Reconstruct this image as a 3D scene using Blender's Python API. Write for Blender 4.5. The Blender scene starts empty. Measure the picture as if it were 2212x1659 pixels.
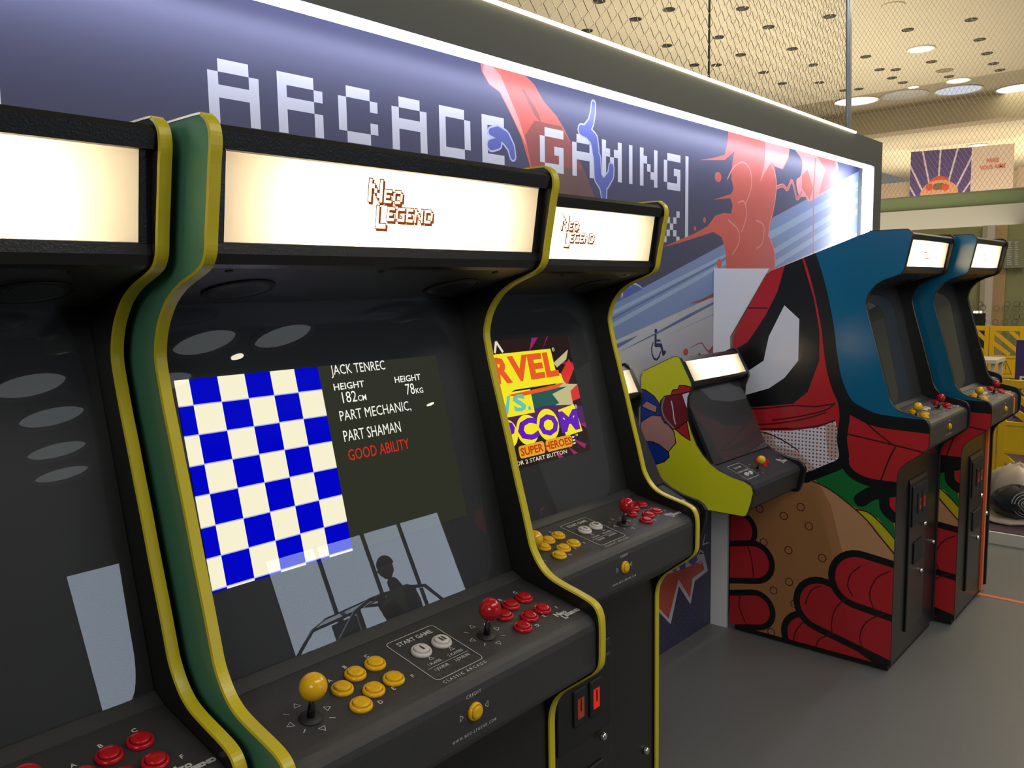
import bpy, bmesh, math, random
import numpy as np
from mathutils import Vector, Matrix
from mathutils.geometry import delaunay_2d_cdt
random.seed(7)
sc = bpy.context.scene
COL = sc.collection

# ------------------------------------------------------------------ camera
W_, H_ = 2212, 1659
CX, CY, FPX = W_/2, H_/2, 1800.0
def _basis(vpx=(2705, 596), vz=(1350, 17000), f=FPX):
    X = np.array([vpx[0]-CX, vpx[1]-CY, f], float); X /= np.linalg.norm(X)
    D = np.array([vz[0]-CX, vz[1]-CY, f], float); D -= X*(D@X); D /= np.linalg.norm(D)
    Z = -D; Y = np.cross(Z, X)
    return np.array([X, Y, Z])
RW = _basis()                                   # world = RW @ camera(x right, y down, z forward)
CAM = np.array([0.0, 0.0, 1.685])
cam = bpy.data.objects.new('camera', bpy.data.cameras.new('camera'))
COL.objects.link(cam)
cam.data.sensor_width = 36.0
cam.data.lens = FPX/W_*36.0
cam.data.clip_start = 0.05; cam.data.clip_end = 200
_m = Matrix.Identity(4)
for i in range(3):
    _m[i][0] = RW[i, 0]; _m[i][1] = -RW[i, 1]; _m[i][2] = -RW[i, 2]; _m[i][3] = CAM[i]
cam.matrix_world = _m
sc.camera = cam

# ------------------------------------------------------------------ world, exposure, big lights
world = bpy.data.worlds.new('world'); sc.world = world; world.use_nodes = True
bg = world.node_tree.nodes['Background']
bg.inputs[0].default_value = (0.80, 0.83, 0.80, 1); bg.inputs[1].default_value = 0.20
sc.view_settings.view_transform = 'Standard'; sc.view_settings.look = 'None'
sc.view_settings.exposure = 0.0; sc.view_settings.gamma = 1.0
sc.view_settings.use_curve_mapping = False
sc.cycles.caustics_reflective = False; sc.cycles.caustics_refractive = False

def area(name, loc, target, sx, sy, power, color):
    l = bpy.data.lights.new(name, 'AREA'); l.shape = 'RECTANGLE'; l.size = sx; l.size_y = sy
    l.energy = power; l.color = color
    o = bpy.data.objects.new(name, l); COL.objects.link(o); o.location = loc
    o.rotation_euler = (Vector(target)-Vector(loc)).to_track_quat('-Z', 'Y').to_euler()
    return o
area('hall_light', (3.2, -2.2, 5.35), (3.2, -0.6, 0.5), 6, 1.6, 200, (1.0, 0.95, 0.86))
area('mezzanine_uplight', (13.2, 5.6, 2.65), (13.2, 5.6, 6), 10, 4.5, 350, (1.0, 0.88, 0.68))  # unseen area light added under the cream ceiling to brighten it
area('west_hall_light', (-4.5, -3.2, 4.2), (3.0, 1.2, 0.9), 3, 2, 115, (0.98, 0.97, 0.92))
area('far_uplight', (25, 5, 3.0), (25, 5, 6), 6, 8, 470, (1.0, 0.86, 0.66))  # another unseen upward light, added to brighten the far ceiling
area('concourse_light', (9.5, 0.0, 5.3), (9.5, 1.0, 0), 4, 3, 260, (1.0, 0.86, 0.62))

# ------------------------------------------------------------------ helpers
def lin(h):
    h = h.lstrip('#'); out = []
    for i in (0, 2, 4):
        c = int(h[i:i+2], 16)/255
        out.append(c/12.92 if c <= 0.04045 else ((c+0.055)/1.055)**2.4)
    return (*out, 1)
_mats = {}
def mat(name, col, rough=0.5, metal=0.0, noise=0.0, nscale=40, bump=0.0, spec=0.5, emit=None, estr=0.0, coat=0.0):
    if name in _mats: return _mats[name]
    m = bpy.data.materials.new(name); m.use_nodes = True
    nt = m.node_tree; b = nt.nodes['Principled BSDF']
    c = lin(col) if isinstance(col, str) else (*col, 1)
    b.inputs['Base Color'].default_value = c
    b.inputs['Roughness'].default_value = rough
    b.inputs['Metallic'].default_value = metal
    b.inputs['Specular IOR Level'].default_value = spec
    b.inputs['Coat Weight'].default_value = coat
    b.inputs['Coat Roughness'].default_value = 0.05
    if emit:
        b.inputs['Emission Color'].default_value = lin(emit); b.inputs['Emission Strength'].default_value = estr
    if noise or bump:
        tc = nt.nodes.new('ShaderNodeTexCoord'); n = nt.nodes.new('ShaderNodeTexNoise')
        n.inputs['Scale'].default_value = nscale; n.inputs['Detail'].default_value = 6
        nt.links.new(tc.outputs['Object'], n.inputs['Vector'])
        if noise:
            mx = nt.nodes.new('ShaderNodeMixRGB'); mx.blend_type = 'MULTIPLY'; mx.inputs[0].default_value = 1
            rp = nt.nodes.new('ShaderNodeMapRange')
            rp.inputs[3].default_value = 1-noise; rp.inputs[4].default_value = 1+noise
            nt.links.new(n.outputs['Fac'], rp.inputs[0])
            mx.inputs[1].default_value = c; nt.links.new(rp.outputs[0], mx.inputs[2])
            nt.links.new(mx.outputs[0], b.inputs['Base Color'])
        if bump:
            bp = nt.nodes.new('ShaderNodeBump'); bp.inputs['Strength'].default_value = bump
            bp.inputs['Distance'].default_value = 0.002
            nt.links.new(n.outputs['Fac'], bp.inputs['Height']); nt.links.new(bp.outputs[0], b.inputs['Normal'])
    _mats[name] = m
    return m
def emat(name, col, strength):
    if name in _mats: return _mats[name]
    m = bpy.data.materials.new(name); m.use_nodes = True; nt = m.node_tree; nt.nodes.clear()
    e = nt.nodes.new('ShaderNodeEmission'); o = nt.nodes.new('ShaderNodeOutputMaterial')
    e.inputs[0].default_value = lin(col); e.inputs[1].default_value = strength
    nt.links.new(e.outputs[0], o.inputs[0]); _mats[name] = m
    return m
def glassmat(name, tint=(1, 1, 1), ior=1.35, rough=0.0):
    if name in _mats: return _mats[name]
    m = bpy.data.materials.new(name); m.use_nodes = True; nt = m.node_tree; nt.nodes.clear()
    t = nt.nodes.new('ShaderNodeBsdfTransparent'); g = nt.nodes.new('ShaderNodeBsdfGlossy')
    f = nt.nodes.new('ShaderNodeFresnel'); mx = nt.nodes.new('ShaderNodeMixShader'); o = nt.nodes.new('ShaderNodeOutputMaterial')
    t.inputs[0].default_value = (*tint, 1); g.inputs['Roughness'].default_value = rough; f.inputs[0].default_value = ior
    ge = nt.nodes.new('ShaderNodeNewGeometry'); iv = nt.nodes.new('ShaderNodeMath'); iv.operation = 'SUBTRACT'; iv.inputs[0].default_value = 1
    mu_ = nt.nodes.new('ShaderNodeMath'); mu_.operation = 'MULTIPLY'      # the front face of the pane reflects, its back face does not add a second image
    nt.links.new(ge.outputs['Backfacing'], iv.inputs[1]); nt.links.new(iv.outputs[0], mu_.inputs[0]); nt.links.new(f.outputs[0], mu_.inputs[1])
    nt.links.new(mu_.outputs[0], mx.inputs[0]); nt.links.new(t.outputs[0], mx.inputs[1]); nt.links.new(g.outputs[0], mx.inputs[2])
    nt.links.new(mx.outputs[0], o.inputs[0]); _mats[name] = m
    return m
def translucent(name, col, diff=0.35):
    if name in _mats: return _mats[name]
    m = bpy.data.materials.new(name); m.use_nodes = True; nt = m.node_tree; nt.nodes.clear()
    t = nt.nodes.new('ShaderNodeBsdfTranslucent'); d = nt.nodes.new('ShaderNodeBsdfDiffuse')
    mx = nt.nodes.new('ShaderNodeMixShader'); o = nt.nodes.new('ShaderNodeOutputMaterial')
    t.inputs[0].default_value = lin(col); d.inputs[0].default_value = lin(col); mx.inputs[0].default_value = diff
    nt.links.new(t.outputs[0], mx.inputs[1]); nt.links.new(d.outputs[0], mx.inputs[2])
    nt.links.new(mx.outputs[0], o.inputs[0]); _mats[name] = m
    return m

class MB:
    def __init__(s): s.v = []; s.f = []; s.mi = []; s.cur = 0; s.smooth = []
    def add(s, vs, fs, smooth=False):
        b = len(s.v); s.v += [tuple(v) for v in vs]
        for f in fs:
            s.f.append([b+i for i in f]); s.mi.append(s.cur); s.smooth.append(smooth)
        return s
    def box(s, x0, x1, y0, y1, z0, z1):
        v = [(x, y, z) for x in (x0, x1) for y in (y0, y1) for z in (z0, z1)]
        return s.add(v, [(0,1,3,2),(4,6,7,5),(0,4,5,1),(2,3,7,6),(0,2,6,4),(1,5,7,3)])
    def prism(s, prof, x0, x1, smooth=False):              # profile in (y,z), extruded along x
        n = len(prof)
        v = [(x0, y, z) for y, z in prof]+[(x1, y, z) for y, z in prof]
        s.add(v, [tuple(range(n)), tuple(range(2*n-1, n-1, -1))])
        b = len(s.v)-2*n
        for i in range(n):
            j = (i+1) % n
            s.f.append([b+i, b+n+i, b+n+j, b+j]); s.mi.append(s.cur); s.smooth.append(smooth)
        return s
    def tube(s, pts, r, n=8, caps=True, smooth=True):
        pts = [Vector(p) for p in pts]; rr = r if isinstance(r, (list, tuple)) else [r]*len(pts)
        vs = []; fs = []; up = None
        for i, p in enumerate(pts):
            d = (pts[min(i+1, len(pts)-1)]-pts[max(i-1, 0)]).normalized()
            a = d.orthogonal().normalized() if up is None else (up-d*up.dot(d)).normalized()
            up = a; b = d.cross(a)
            for k in range(n):
                t = 2*math.pi*k/n; vs.append(p+(a*math.cos(t)+b*math.sin(t))*rr[i])
        for i in range(len(pts)-1):
            for k in range(n):
                fs.append((i*n+k, i*n+(k+1) % n, (i+1)*n+(k+1) % n, (i+1)*n+k))
        if caps: fs += [tuple(range(n-1, -1, -1)), tuple(range((len(pts)-1)*n, len(pts)*n))]
        return s.add(vs, fs, smooth)
    def lathe(s, prof, M=None, n=24, smooth=True):         # profile (r,h) about local z
        vs = []; fs = []
        M = M or Matrix.Identity(4)
        for r, h in prof:
            for k in range(n):
                t = 2*math.pi*k/n; vs.append(M @ Vector((r*math.cos(t), r*math.sin(t), h)))
        m = len(prof)
        for i in range(m-1):
            for k in range(n): fs.append((i*n+k, i*n+(k+1) % n, (i+1)*n+(k+1) % n, (i+1)*n+k))
        fs += [tuple(range(n-1, -1, -1)), tuple(range((m-1)*n, m*n))]
        return s.add(vs, fs, smooth)
    def build(s, name, mats, parent=None, bevel=0, loc=None):
        me = bpy.data.meshes.new(name); me.from_pydata(s.v, [], s.f)
        for m in (mats if isinstance(mats, (list, tuple)) else [mats]): me.materials.append(m)
        for p, mi, sm in zip(me.polygons, s.mi, s.smooth): p.material_index = mi; p.use_smooth = sm
        bm = bmesh.new(); bm.from_mesh(me); bmesh.ops.recalc_face_normals(bm, faces=bm.faces); bm.to_mesh(me); bm.free()
        o = bpy.data.objects.new(name, me); COL.objects.link(o)
        if parent is not None: o.parent = parent
        if loc is not None: o.location = loc
        if bevel:
            b = o.modifiers.new('bevel', 'BEVEL'); b.width = bevel; b.segments = 2; b.limit_method = 'ANGLE'
        return o
def sph(r, n=24, m=14, cut=0):
    return [(max(1e-5, r*math.sin(math.pi*i/m)), -r*math.cos(math.pi*i/m)) for i in range(m+1)]
def empty(name, loc, rz=0):
    o = bpy.data.objects.new(name, None); COL.objects.link(o); o.location = loc; o.rotation_euler = (0, 0, rz)
    o.empty_display_size = 0.1
    return o
def tag(o, label=None, cat=None, group=None, kind=None):
    if label: o['label'] = label
    if cat: o['category'] = cat
    if group: o['group'] = group
    if kind: o['kind'] = kind
    return o
def copy_tree(o, parent=None):
    c = o.copy(); COL.objects.link(c)
    if parent is not None: c.parent = parent
    for ch in list(o.children): copy_tree(ch, c)
    return c

# pixel of the photo -> point of a real plane
def ray(p): return RW @ np.array([p[0]-CX, p[1]-CY, FPX])
def onax(p, ax, val):
    d = ray(p); t = (val-CAM[ax])/d[ax]; return CAM+t*d

# flat art made of exact polygons --------------------------------------------------
def circle(c, r, n=20, ry=None): 
    ry = ry or r
    return [(c[0]+r*math.cos(2*math.pi*k/n), c[1]+ry*math.sin(2*math.pi*k/n)) for k in range(n)]
def stroke(pts, w, caps=True, n=10):
    out = []; rr = w if isinstance(w, (list, tuple)) else [w]*len(pts)
    for i in range(len(pts)-1):
        (x0, y0), (x1, y1) = pts[i], pts[i+1]; d = math.hypot(x1-x0, y1-y0) or 1e-9
        nx, ny = -(y1-y0)/d, (x1-x0)/d
        out.append([(x0+nx*rr[i], y0+ny*rr[i]), (x1+nx*rr[i+1], y1+ny*rr[i+1]), (x1-nx*rr[i+1], y1-ny*rr[i+1]), (x0-nx*rr[i], y0-ny*rr[i])])
    if caps:
        for p, r in zip(pts, rr): out.append(circle(p, r, n))
    return out
def smoothp(pts, k=5, closed=False):
    P = [np.array(p, float) for p in pts]; n = len(P); out = []
    rng = range(n if closed else n-1)
    for i in rng:
        if closed: a, b, c, d = P[(i-1) % n], P[i], P[(i+1) % n], P[(i+2) % n]
        else: a, b, c, d = P[max(i-1, 0)], P[i], P[i+1], P[min(i+2, n-1)]
        for j in range(k):
            t = j/k
            out.append(tuple(.5*((2*b)+(c-a)*t+(2*a-5*b+4*c-d)*t*t+(3*b-a-3*c+d)*t**3)))
    if not closed: out.append(tuple(P[-1]))
    return out
def _inside(pts, poly):
    x, y = pts[:, 0], pts[:, 1]; c = np.zeros(len(pts), bool); n = len(poly)
    for i in range(n):
        x1, y1 = poly[i]; x2, y2 = poly[(i+1) % n]
        if y1 == y2: continue
        k = ((y1 > y) != (y2 > y)) & (x < (x2-x1)*(y-y1)/(y2-y1)+x1)
        c ^= k
    return c
def art(name, outline, layers, to3, base, parent=None):
    """outline: polygon; layers: list of (material, [polygons]) painted in order"""
    vs = []; ed = []
    def addp(p):
        b = len(vs); vs.extend([Vector((float(q[0]), float(q[1]))) for q in p]); n = len(p)
        ed.extend([(b+i, b+(i+1) % n) for i in range(n)])
    addp(outline)
    for m, ps in layers:
        for p in ps: addp(p)
    r = delaunay_2d_cdt(vs, ed, [], 0, 1e-6)
    V = np.array([[v.x, v.y] for v in r[0]]); F = r[2]
    cen = np.array([V[list(f)].mean(0) for f in F])
    keep = _inside(cen, outline); idx = np.zeros(len(F), int); mats = [base]
    for m, ps in layers:
        if m not in mats: mats.append(m)
        k = mats.index(m)
        for p in ps: idx[_inside(cen, p)] = k
    me = bpy.data.meshes.new(name)
    fs = [list(F[i]) for i in range(len(F)) if keep[i]]; ii = [int(idx[i]) for i in range(len(F)) if keep[i]]
    me.from_pydata([tuple(to3(*v)) for v in V], [], fs)
    for m in mats: me.materials.append(m)
    for p, k in zip(me.polygons, ii): p.material_index = k
    bm = bmesh.new(); bm.from_mesh(me)
    bmesh.ops.delete(bm, geom=[v for v in bm.verts if not v.link_faces], context='VERTS'); bm.to_mesh(me); bm.free()
    o = bpy.data.objects.new(name, me); COL.objects.link(o)
    if parent is not None: o.parent = parent
    return o

# text as mesh data ----------------------------------------------------------------
_tc = {}
def text2d(s, size=1.0, align='CENTER', bold=0.0, spacing=1.0, sx=1.0):
    key = (s, align, bold, spacing)
    if key not in _tc:
        cu = bpy.data.curves.new('t', 'FONT'); cu.body = s; cu.align_x = align; cu.align_y = 'CENTER'
        cu.offset = bold; cu.space_character = spacing; cu.resolution_u = 2; cu.size = 1
        o = bpy.data.objects.new('t', cu); COL.objects.link(o)
        dg = bpy.context.evaluated_depsgraph_get(); me = bpy.data.meshes.new_from_object(o.evaluated_get(dg))
        _tc[key] = ([tuple(v.co[:2]) for v in me.vertices], [tuple(p.vertices) for p in me.polygons])
        bpy.data.objects.remove(o); bpy.data.curves.remove(cu); bpy.data.meshes.remove(me)
    v, f = _tc[key]
    return [(x*size*sx, y*size) for x, y in v], f
def put_text(mb, s, to3, at, size, **kw):
    rot = kw.pop('rot', 0); v, f = text2d(s, size, **kw); c, sn = math.cos(rot), math.sin(rot)
    mb.add([to3(at[0]+x*c-y*sn, at[1]+x*sn+y*c) for x, y in v], f)
def put_polys(mb, polys, to3):
    for p in polys: mb.add([to3(*q) for q in p], [tuple(range(len(p)))])

GL = {'N': ["#...#", "##..#", "#.#.#", "#..##", "#...#"], 'E': ["####", "#...", "###.", "#...", "####"],
      'O': [".###.", "#...#", "#...#", "#...#", ".###."], 'L': ["#...", "#...", "#...", "#...", "####"],
      'G': [".####", "#....", "#..##", "#...#", ".####"], 'D': ["####.", "#...#", "#...#", "#...#", "####."],
      'A': [".###.", "#...#", "#####", "#...#", "#...#"], 'R': ["####.", "#...#", "####.", "#...#", "#...#"],
      'C': [".###.", "#...#", "#....", "#...#", ".###."], 'M': ["#...#", "##.##", "#.#.#", "#...#", "#...#"],
      'I': ["#", "#", "#", "#", "#"], 'X': ["#...#", ".#.#.", "..#..", ".#.#.", "#...#"]}
def glyph(ch, x0, x1, z0, z1, grow=0.0):
    rows = GL[ch]; nc = len(rows[0]); cw = (x1-x0)/nc; chh = (z1-z0)/len(rows); out = []
    for r, row in enumerate(rows):
        c = 0
        while c < nc:
            if row[c] == '#':
                e = c
                while e+1 < nc and row[e+1] == '#': e += 1
                out.append([(x0+c*cw-grow, z1-(r+1)*chh-grow), (x0+(e+1)*cw+grow, z1-(r+1)*chh-grow),
                            (x0+(e+1)*cw+grow, z1-r*chh+grow), (x0+c*cw-grow, z1-r*chh+grow)])
                c = e+1
            else: c += 1
    return out

# ------------------------------------------------------------------ materials
M_black = mat('black_laminate', (0.010, 0.010, 0.010), 0.30, bump=0.25, nscale=300)
M_blackin = mat('matt_black', (0.007, 0.007, 0.007), 0.6)
M_panel = mat('charcoal_grained_panel', (0.030, 0.030, 0.031), 0.42, bump=0.5, nscale=900)
M_yel = mat('yellow_edge_molding', (0.56, 0.46, 0.014), 0.35)
M_blk_mold = mat('black_edge_molding', (0.008, 0.008, 0.008), 0.3)
M_green = mat('green_side_laminate', (0.075, 0.22, 0.135), 0.3)
M_ybtn = mat('yellow_plastic', (0.78, 0.44, 0.008), 0.16)
M_rbtn = mat('red_plastic', (0.42, 0.008, 0.014), 0.13)
M_wbtn = mat('white_plastic', (0.62, 0.58, 0.54), 0.25)
M_print = mat('white_print', (0.55, 0.55, 0.52), 0.5)
M_chrome = mat('chrome', (0.7, 0.7, 0.7), 0.15, metal=1)
M_dkmetal = mat('dark_steel', (0.12, 0.12, 0.12), 0.25, metal=1)
M_floor = mat('grey_vinyl_floor', (0.135, 0.137, 0.134), 0.42, noise=.08, nscale=60, bump=.1)
M_fascia = mat('grey_fascia_paint', (0.068, 0.072, 0.064), 0.55, noise=.05, nscale=12)
M_led = emat('cool_led', '#dfe4ff', 36)
M_ledw = emat('warm_led', '#fff0c8', 5)
M_glass = glassmat('screen_glass', ior=1.55)
M_mq = translucent('marquee_acrylic', '#fff3df', .3)
M_mqbr = translucent('marquee_brown_ink', '#2c1003', .3)
M_mqor = translucent('marquee_gold_ink', '#fff0cc', .3)
M_tube = emat('backlight_tube', '#fff0d2', 85)

# ------------------------------------------------------------------ setting: wall, floor, fascia
YW = 1.935
def st(o, **k): o['kind'] = 'structure'; return o
st(MB().box(-12, 32, -14, 9, -0.1, 0).build('floor', M_floor))
st(MB().box(-3.0, 5.602, YW+.004, 2.05, 0, 2.56).build('wall_back', mat('wall_core', (0.05, 0.05, 0.05), .6)))
fr = MB(); fr.box(-3.0, 5.602, 1.80, 1.818, 2.40, 2.56); fr.box(5.462, 5.602, 1.80, 1.818, 0.0, 2.40)
fr.box(5.584, 5.602, 1.818, YW+.004, 0.0, 2.56); fr.box(-3.0, 5.584, 1.818, YW+.004, 2.545, 2.56)
st(fr.build('trim_1', M_fascia))
o = MB().box(-3.0, 5.40, 1.819, 1.842, 2.386, 2.400).build('led_strip', M_led)
tag(o, 'cool white LED strip running under the grey fascia above the mural', 'light strip')
o = MB().box(5.36, 5.461, 1.819, 1.835, 1.30, 2.396).build('led_strip', M_led)  # emitter widened to stand in for the lit inner face of the return
tag(o, 'vertical cool white LED strip at the right end of the mural', 'light strip')
o = MB().box(-3.0, 5.1, 1.787, 1.797, 2.554, 2.564).build('led_strip', M_ledw)
tag(o, 'thin warm light strip along the top edge of the grey fascia', 'light strip')

# ------------------------------------------------------------------ mural
def wp(p): q = onax(p, 1, YW); return (q[0], q[2])
def M3(x, y): return wp((1000+x/2.458, y/2.458))
def M2(x, y): return wp((400+x/2.765, 50+y/2.765))
def ME(x, y): return wp((1300+x/4.608, 420+y/4.608))
def G6(x, y): return wp((1000+x/2.34, 950+y/2.34))
def mm(f, pts): return [f(*p) for p in pts]
c_navy = mat('mural_navy', (0.040, 0.042, 0.088), .5, noise=.05, nscale=300)
c_red = mat('mural_red', (0.50, 0.085, 0.055), .5, noise=.12, nscale=6)
c_redd = mat('mural_dull_red', (0.23, 0.055, 0.045), .5, noise=.15, nscale=6)
c_redb = mat('mural_brown', (0.12, 0.060, 0.055), .5, noise=.15, nscale=6)
c_pink = mat('mural_pink', (0.62, 0.23, 0.20), .5)
c_lt = mat('mural_white', (0.50, 0.51, 0.57), .5)
c_gb = mat('mural_glove_blue', (0.075, 0.10, 0.33), .5)
c_gl = mat('mural_glove_line', (0.38, 0.42, 0.62), .5)
c_beam = mat('mural_blue', (0.16, 0.23, 0.42), .5)
c_beaml = mat('mural_pale_blue', (0.26, 0.36, 0.52), .5)
c_beamd = mat('mural_slate_blue', (0.085, 0.13, 0.27), .5)
c_pale = mat('mural_lavender', (0.42, 0.42, 0.46), .5)
c_ink = mat('mural_ink', (0.014, 0.020, 0.060), .5)
L = []
# beam and pale ground
u0, u1 = wp((1316, 661)), wp((1862, 366))
def ext(a, b, x): return a[1]+(b[1]-a[1])*(x-a[0])/(b[0]-a[0])
L.append((c_beam, [[(-1.0, ext(u0, u1, -1.0)), (5.6, ext(u0, u1, 5.6)), (5.6, -1), (-1.0, -1)]]))
for (a, b, th, m) in [((60, 1205), (1140, 655), 34, c_beaml), ((62, 1330), (1130, 735), 40, c_beaml), ((70, 1255), (1130, 690), 16, c_beamd)]:
    p, q = ME(*a), ME(*b); h = th/4.608*.00125
    L.append((m, [[(p[0]-.6, ext(p, q, p[0]-.6)-h), (5.6, ext(p, q, 5.6)-h*.8), (5.6, ext(p, q, 5.6)+h*.8), (p[0]-.6, ext(p, q, p[0]-.6)+h)]]))
for dz in (.10, .20, .27):
    q = (5.6, u1[1]-.02-dz)
    L.append((c_beaml, [[(3.9, ext(u0, u1, 3.9)-dz), (5.6, ext(u0, u1, 5.6)-dz), (5.6, ext(u0, u1, 5.6)-dz+.035), (3.9, ext(u0, u1, 3.9)-dz+.03)]]))
p, q = ME(100, 1470), ME(1130, 1010)
L.append((c_pale, [[(-1, ext(p, q, -1)), (5.6, ext(p, q, 5.6)), (5.6, -1), (-1, -1)]]))
L.append((c_beam, [mm(ME, [(110, 1500), (360, 1400), (300, 1450), (116, 1560)])]))
L.append((c_beamd, [mm(ME, [(112, 1510), (355, 1405), (280, 1460), (116, 1552)])]))
L.append((c_beamd, [mm(ME, [(130, 1590), (560, 1385), (850, 1235), (1130, 1085), (1130, 1060), (850, 1200), (540, 1375)])]))
L.append((c_beam, [mm(ME, [(620, 1420), (1130, 1190), (1130, 1180)])]))
L.append((c_beam, [mm(ME, [(55, 1285), (100, 1278), (95, 1300), (60, 1310)])]))
# dome
L.append((c_gb, [smoothp(mm(ME, [(60, 1120), (110, 1000), (210, 890), (300, 862), (380, 910), (412, 940)]), 4)]))
L.append((c_gl, [mm(ME, [(185, 925), (210, 910), (212, 1000), (198, 1040)]), mm(ME, [(270, 872), (300, 862), (380, 905), (412, 940), (350, 905), (288, 892), (292, 935)])]))
# wide column of smoke
col = mm(M3, [(92, 290), (92, 330), (100, 380), (140, 450), (195, 490), (260, 620), (310, 730), (350, 860), (400, 1060), (470, 1300), (760, 1300), (700, 1050), (650, 920), (590, 790), (540, 690), (500, 620), (430, 540), (380, 450), (320, 390), (290, 330)])
L.append((c_red, [col]))
L.append((c_pink, [mm(M3, [(110, 300), (200, 400), (300, 640), (340, 780), (320, 740), (240, 570), (195, 485), (140, 445), (105, 380)])]))
L.append((c_redd, [mm(M3, [(330, 720), (380, 640), (520, 670), (590, 790), (650, 920), (700, 1050), (760, 1300), (470, 1300), (400, 1060)])]))
L.append((c_redb, [mm(M3, [(370, 900), (420, 880), (640, 900), (700, 1050), (760, 1300), (470, 1300), (400, 1060)])]))
L.append((c_redd, [mm(M3, [(310, 470), (330, 480), (400, 600), (420, 660), (380, 610)])]))
# letters
zt, zb = 2.259, 2.104
for ch, a, b in [('A', M2(130, 270), M2(437, 325)), ('R', M2(545, 288), M2(818, 400)), ('C', M2(912, 430), M2(1147, 470)),
                 ('A', M2(1232, 495), M2(1441, 530)), ('D', M2(1515, 495), M2(1702, 580)), ('E', M2(1770, 548), M2(1903, 575)),
                 ('G', M3(408, 700), M3(533, 700)), ('A', M3(580, 740), M3(694, 790)), ('M', M3(738, 745), M3(843, 765)),
                 ('I', M3(882, 775), M3(900, 778)), ('N', M3(940, 785), M3(1033, 800)), ('G', M3(1067, 845), M3(1155, 830))]:
    L.append((c_lt, glyph(ch, a[0], b[0], zb, zt)))
a, b = ME(612, 160), ME(775, 165)
for ch, k in (('X', 0),): L.append((c_lt, glyph(ch, a[0], b[0], ME(700, 480)[1], ME(700, 162)[1])))
a, b = M3(1182, 835), M3(1198, 835)
L.append((c_lt, [[(a[0], 1.892), (b[0], 1.892), (b[0], 2.262), (a[0], 2.262)], [(.585, 1.892), (.631, 1.892), (.631, 2.262), (.585, 2.262)]]))
# gloves
def glove(f, chains):
    for m, g in ((c_gl, 7), (c_gb, 0)):
        for ch in chains:
            pts = [f(x, y) for x, y, r in ch]; rr = [(r+g)/2.458*.0022 for x, y, r in ch]
            L.append((m, stroke(pts, rr)))
glove(M3, [[(693, 552, 12), (690, 600, 14), (680, 650, 17), (655, 690, 22)], [(630, 690, 22), (665, 705, 24), (695, 740, 26), (705, 800, 22)],
           [(700, 800, 18), (712, 840, 24), (715, 890, 24), (718, 940, 26), (745, 985, 26), (750, 1060, 14)], [(788, 890, 18), (785, 930, 20), (755, 975, 24)]])
glove(M3, [[(150, 700, 14), (185, 705, 24), (225, 730, 24), (255, 780, 18), (265, 830, 14)], [(150, 770, 20), (185, 760, 20)]])
# big smoke figure
L.append((c_red, [mm(M3, [(1412, 640), (1405, 760), (1390, 822), (1330, 838), (1255, 850), (1390, 850), (1425, 818), (1442, 800), (1430, 870), (1425, 950), (1437, 1000), (1425, 1030), (1330, 1060), (1420, 1052), (1432, 1090), (1425, 1135), (1390, 1130), (1340, 1145), (1300, 1200), (1230, 1240), (1060, 1312), (1150, 1290), (1330, 1232), (1375, 1260), (1395, 1340), (1400, 1480), (1660, 1480), (1655, 1376), (1650, 1300), (1620, 1250), (1640, 1170), (1660, 1060), (1665, 960), (1655, 885), (1700, 900), (1728, 840), (1738, 760)])]))
L.append((c_pink, [mm(M3, [(1600, 700), (1738, 740), (1728, 835), (1695, 898), (1655, 880), (1640, 860), (1610, 905), (1575, 970), (1600, 880), (1606, 800)])]))
for s in [[(1405, 950), (1440, 885), (1490, 862), (1528, 910), (1530, 1000), (1500, 1085)], [(1462, 1075), (1495, 1072), (1505, 1150), (1480, 1230)],
          [(1640, 870), (1664, 960), (1655, 1080), (1625, 1230), (1655, 1340), (1658, 1480)], [(1558, 1170), (1598, 1200), (1590, 1290), (1560, 1318)], [(1410, 1170), (1460, 1220), (1465, 1290), (1430, 1350)]]:
    L.append((c_pink, stroke(smoothp(mm(M3, s), 4), .0042)))
L.append((c_red, [circle(M3(1355, 940), .033, 20, .024), circle(M3(1283, 1168), .014, 14, .013), circle(M3(1232, 1213), .011, 12, .011)]))
# second smoke figure
L.append((c_pink, [smoothp(mm(M3, [(1760, 780), (1850, 760), (1980, 830), (1985, 985), (1930, 1020), (1840, 1070), (1820, 1045), (1785, 1040), (1770, 960), (1795, 930), (1800, 850)]), 3, True)]))
L.append((c_red, [mm(M3, [(1880, 830), (1978, 850), (1982, 985), (1915, 1018), (1890, 1030), (1925, 900)]), mm(M3, [(1800, 930), (1830, 900), (1860, 1000), (1840, 1060), (1800, 1000)])]))
L.append((c_pink, stroke(smoothp(mm(M3, [(1665, 995), (1700, 985), (1722, 1005), (1745, 960), (1760, 1000), (1775, 1055), (1800, 1020)]), 4), .010)))
L.append((c_red, stroke(smoothp(mm(M3, [(1668, 995), (1700, 985), (1722, 1005), (1745, 960), (1760, 1000), (1775, 1055), (1800, 1020)]), 4), .006)))
L.append((c_red, stroke(mm(M3, [(1872, 845), (1862, 1000), (1860, 1310), (1858, 1500)]), .0085)))
L.append((c_redd, [mm(ME, [(870, 1085), (1000, 1040), (1140, 965), (1140, 1010), (960, 1080)]), circle(ME(835, 1567), .022, 20, .0165), circle(ME(970, 1610), .022, 20, .014)]))
L.append((c_red, [circle(ME(833, 1565), .018, 20, .0138), circle(ME(1168, 690), .026, 20, .022)]))
L.append((c_redd, stroke(smoothp(mm(ME, [(880, 1530), (985, 1478), (1030, 1530), (1070, 1560), (1135, 1490)]), 4), [.0015+.0006*i/2 for i in range(17)])))
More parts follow.
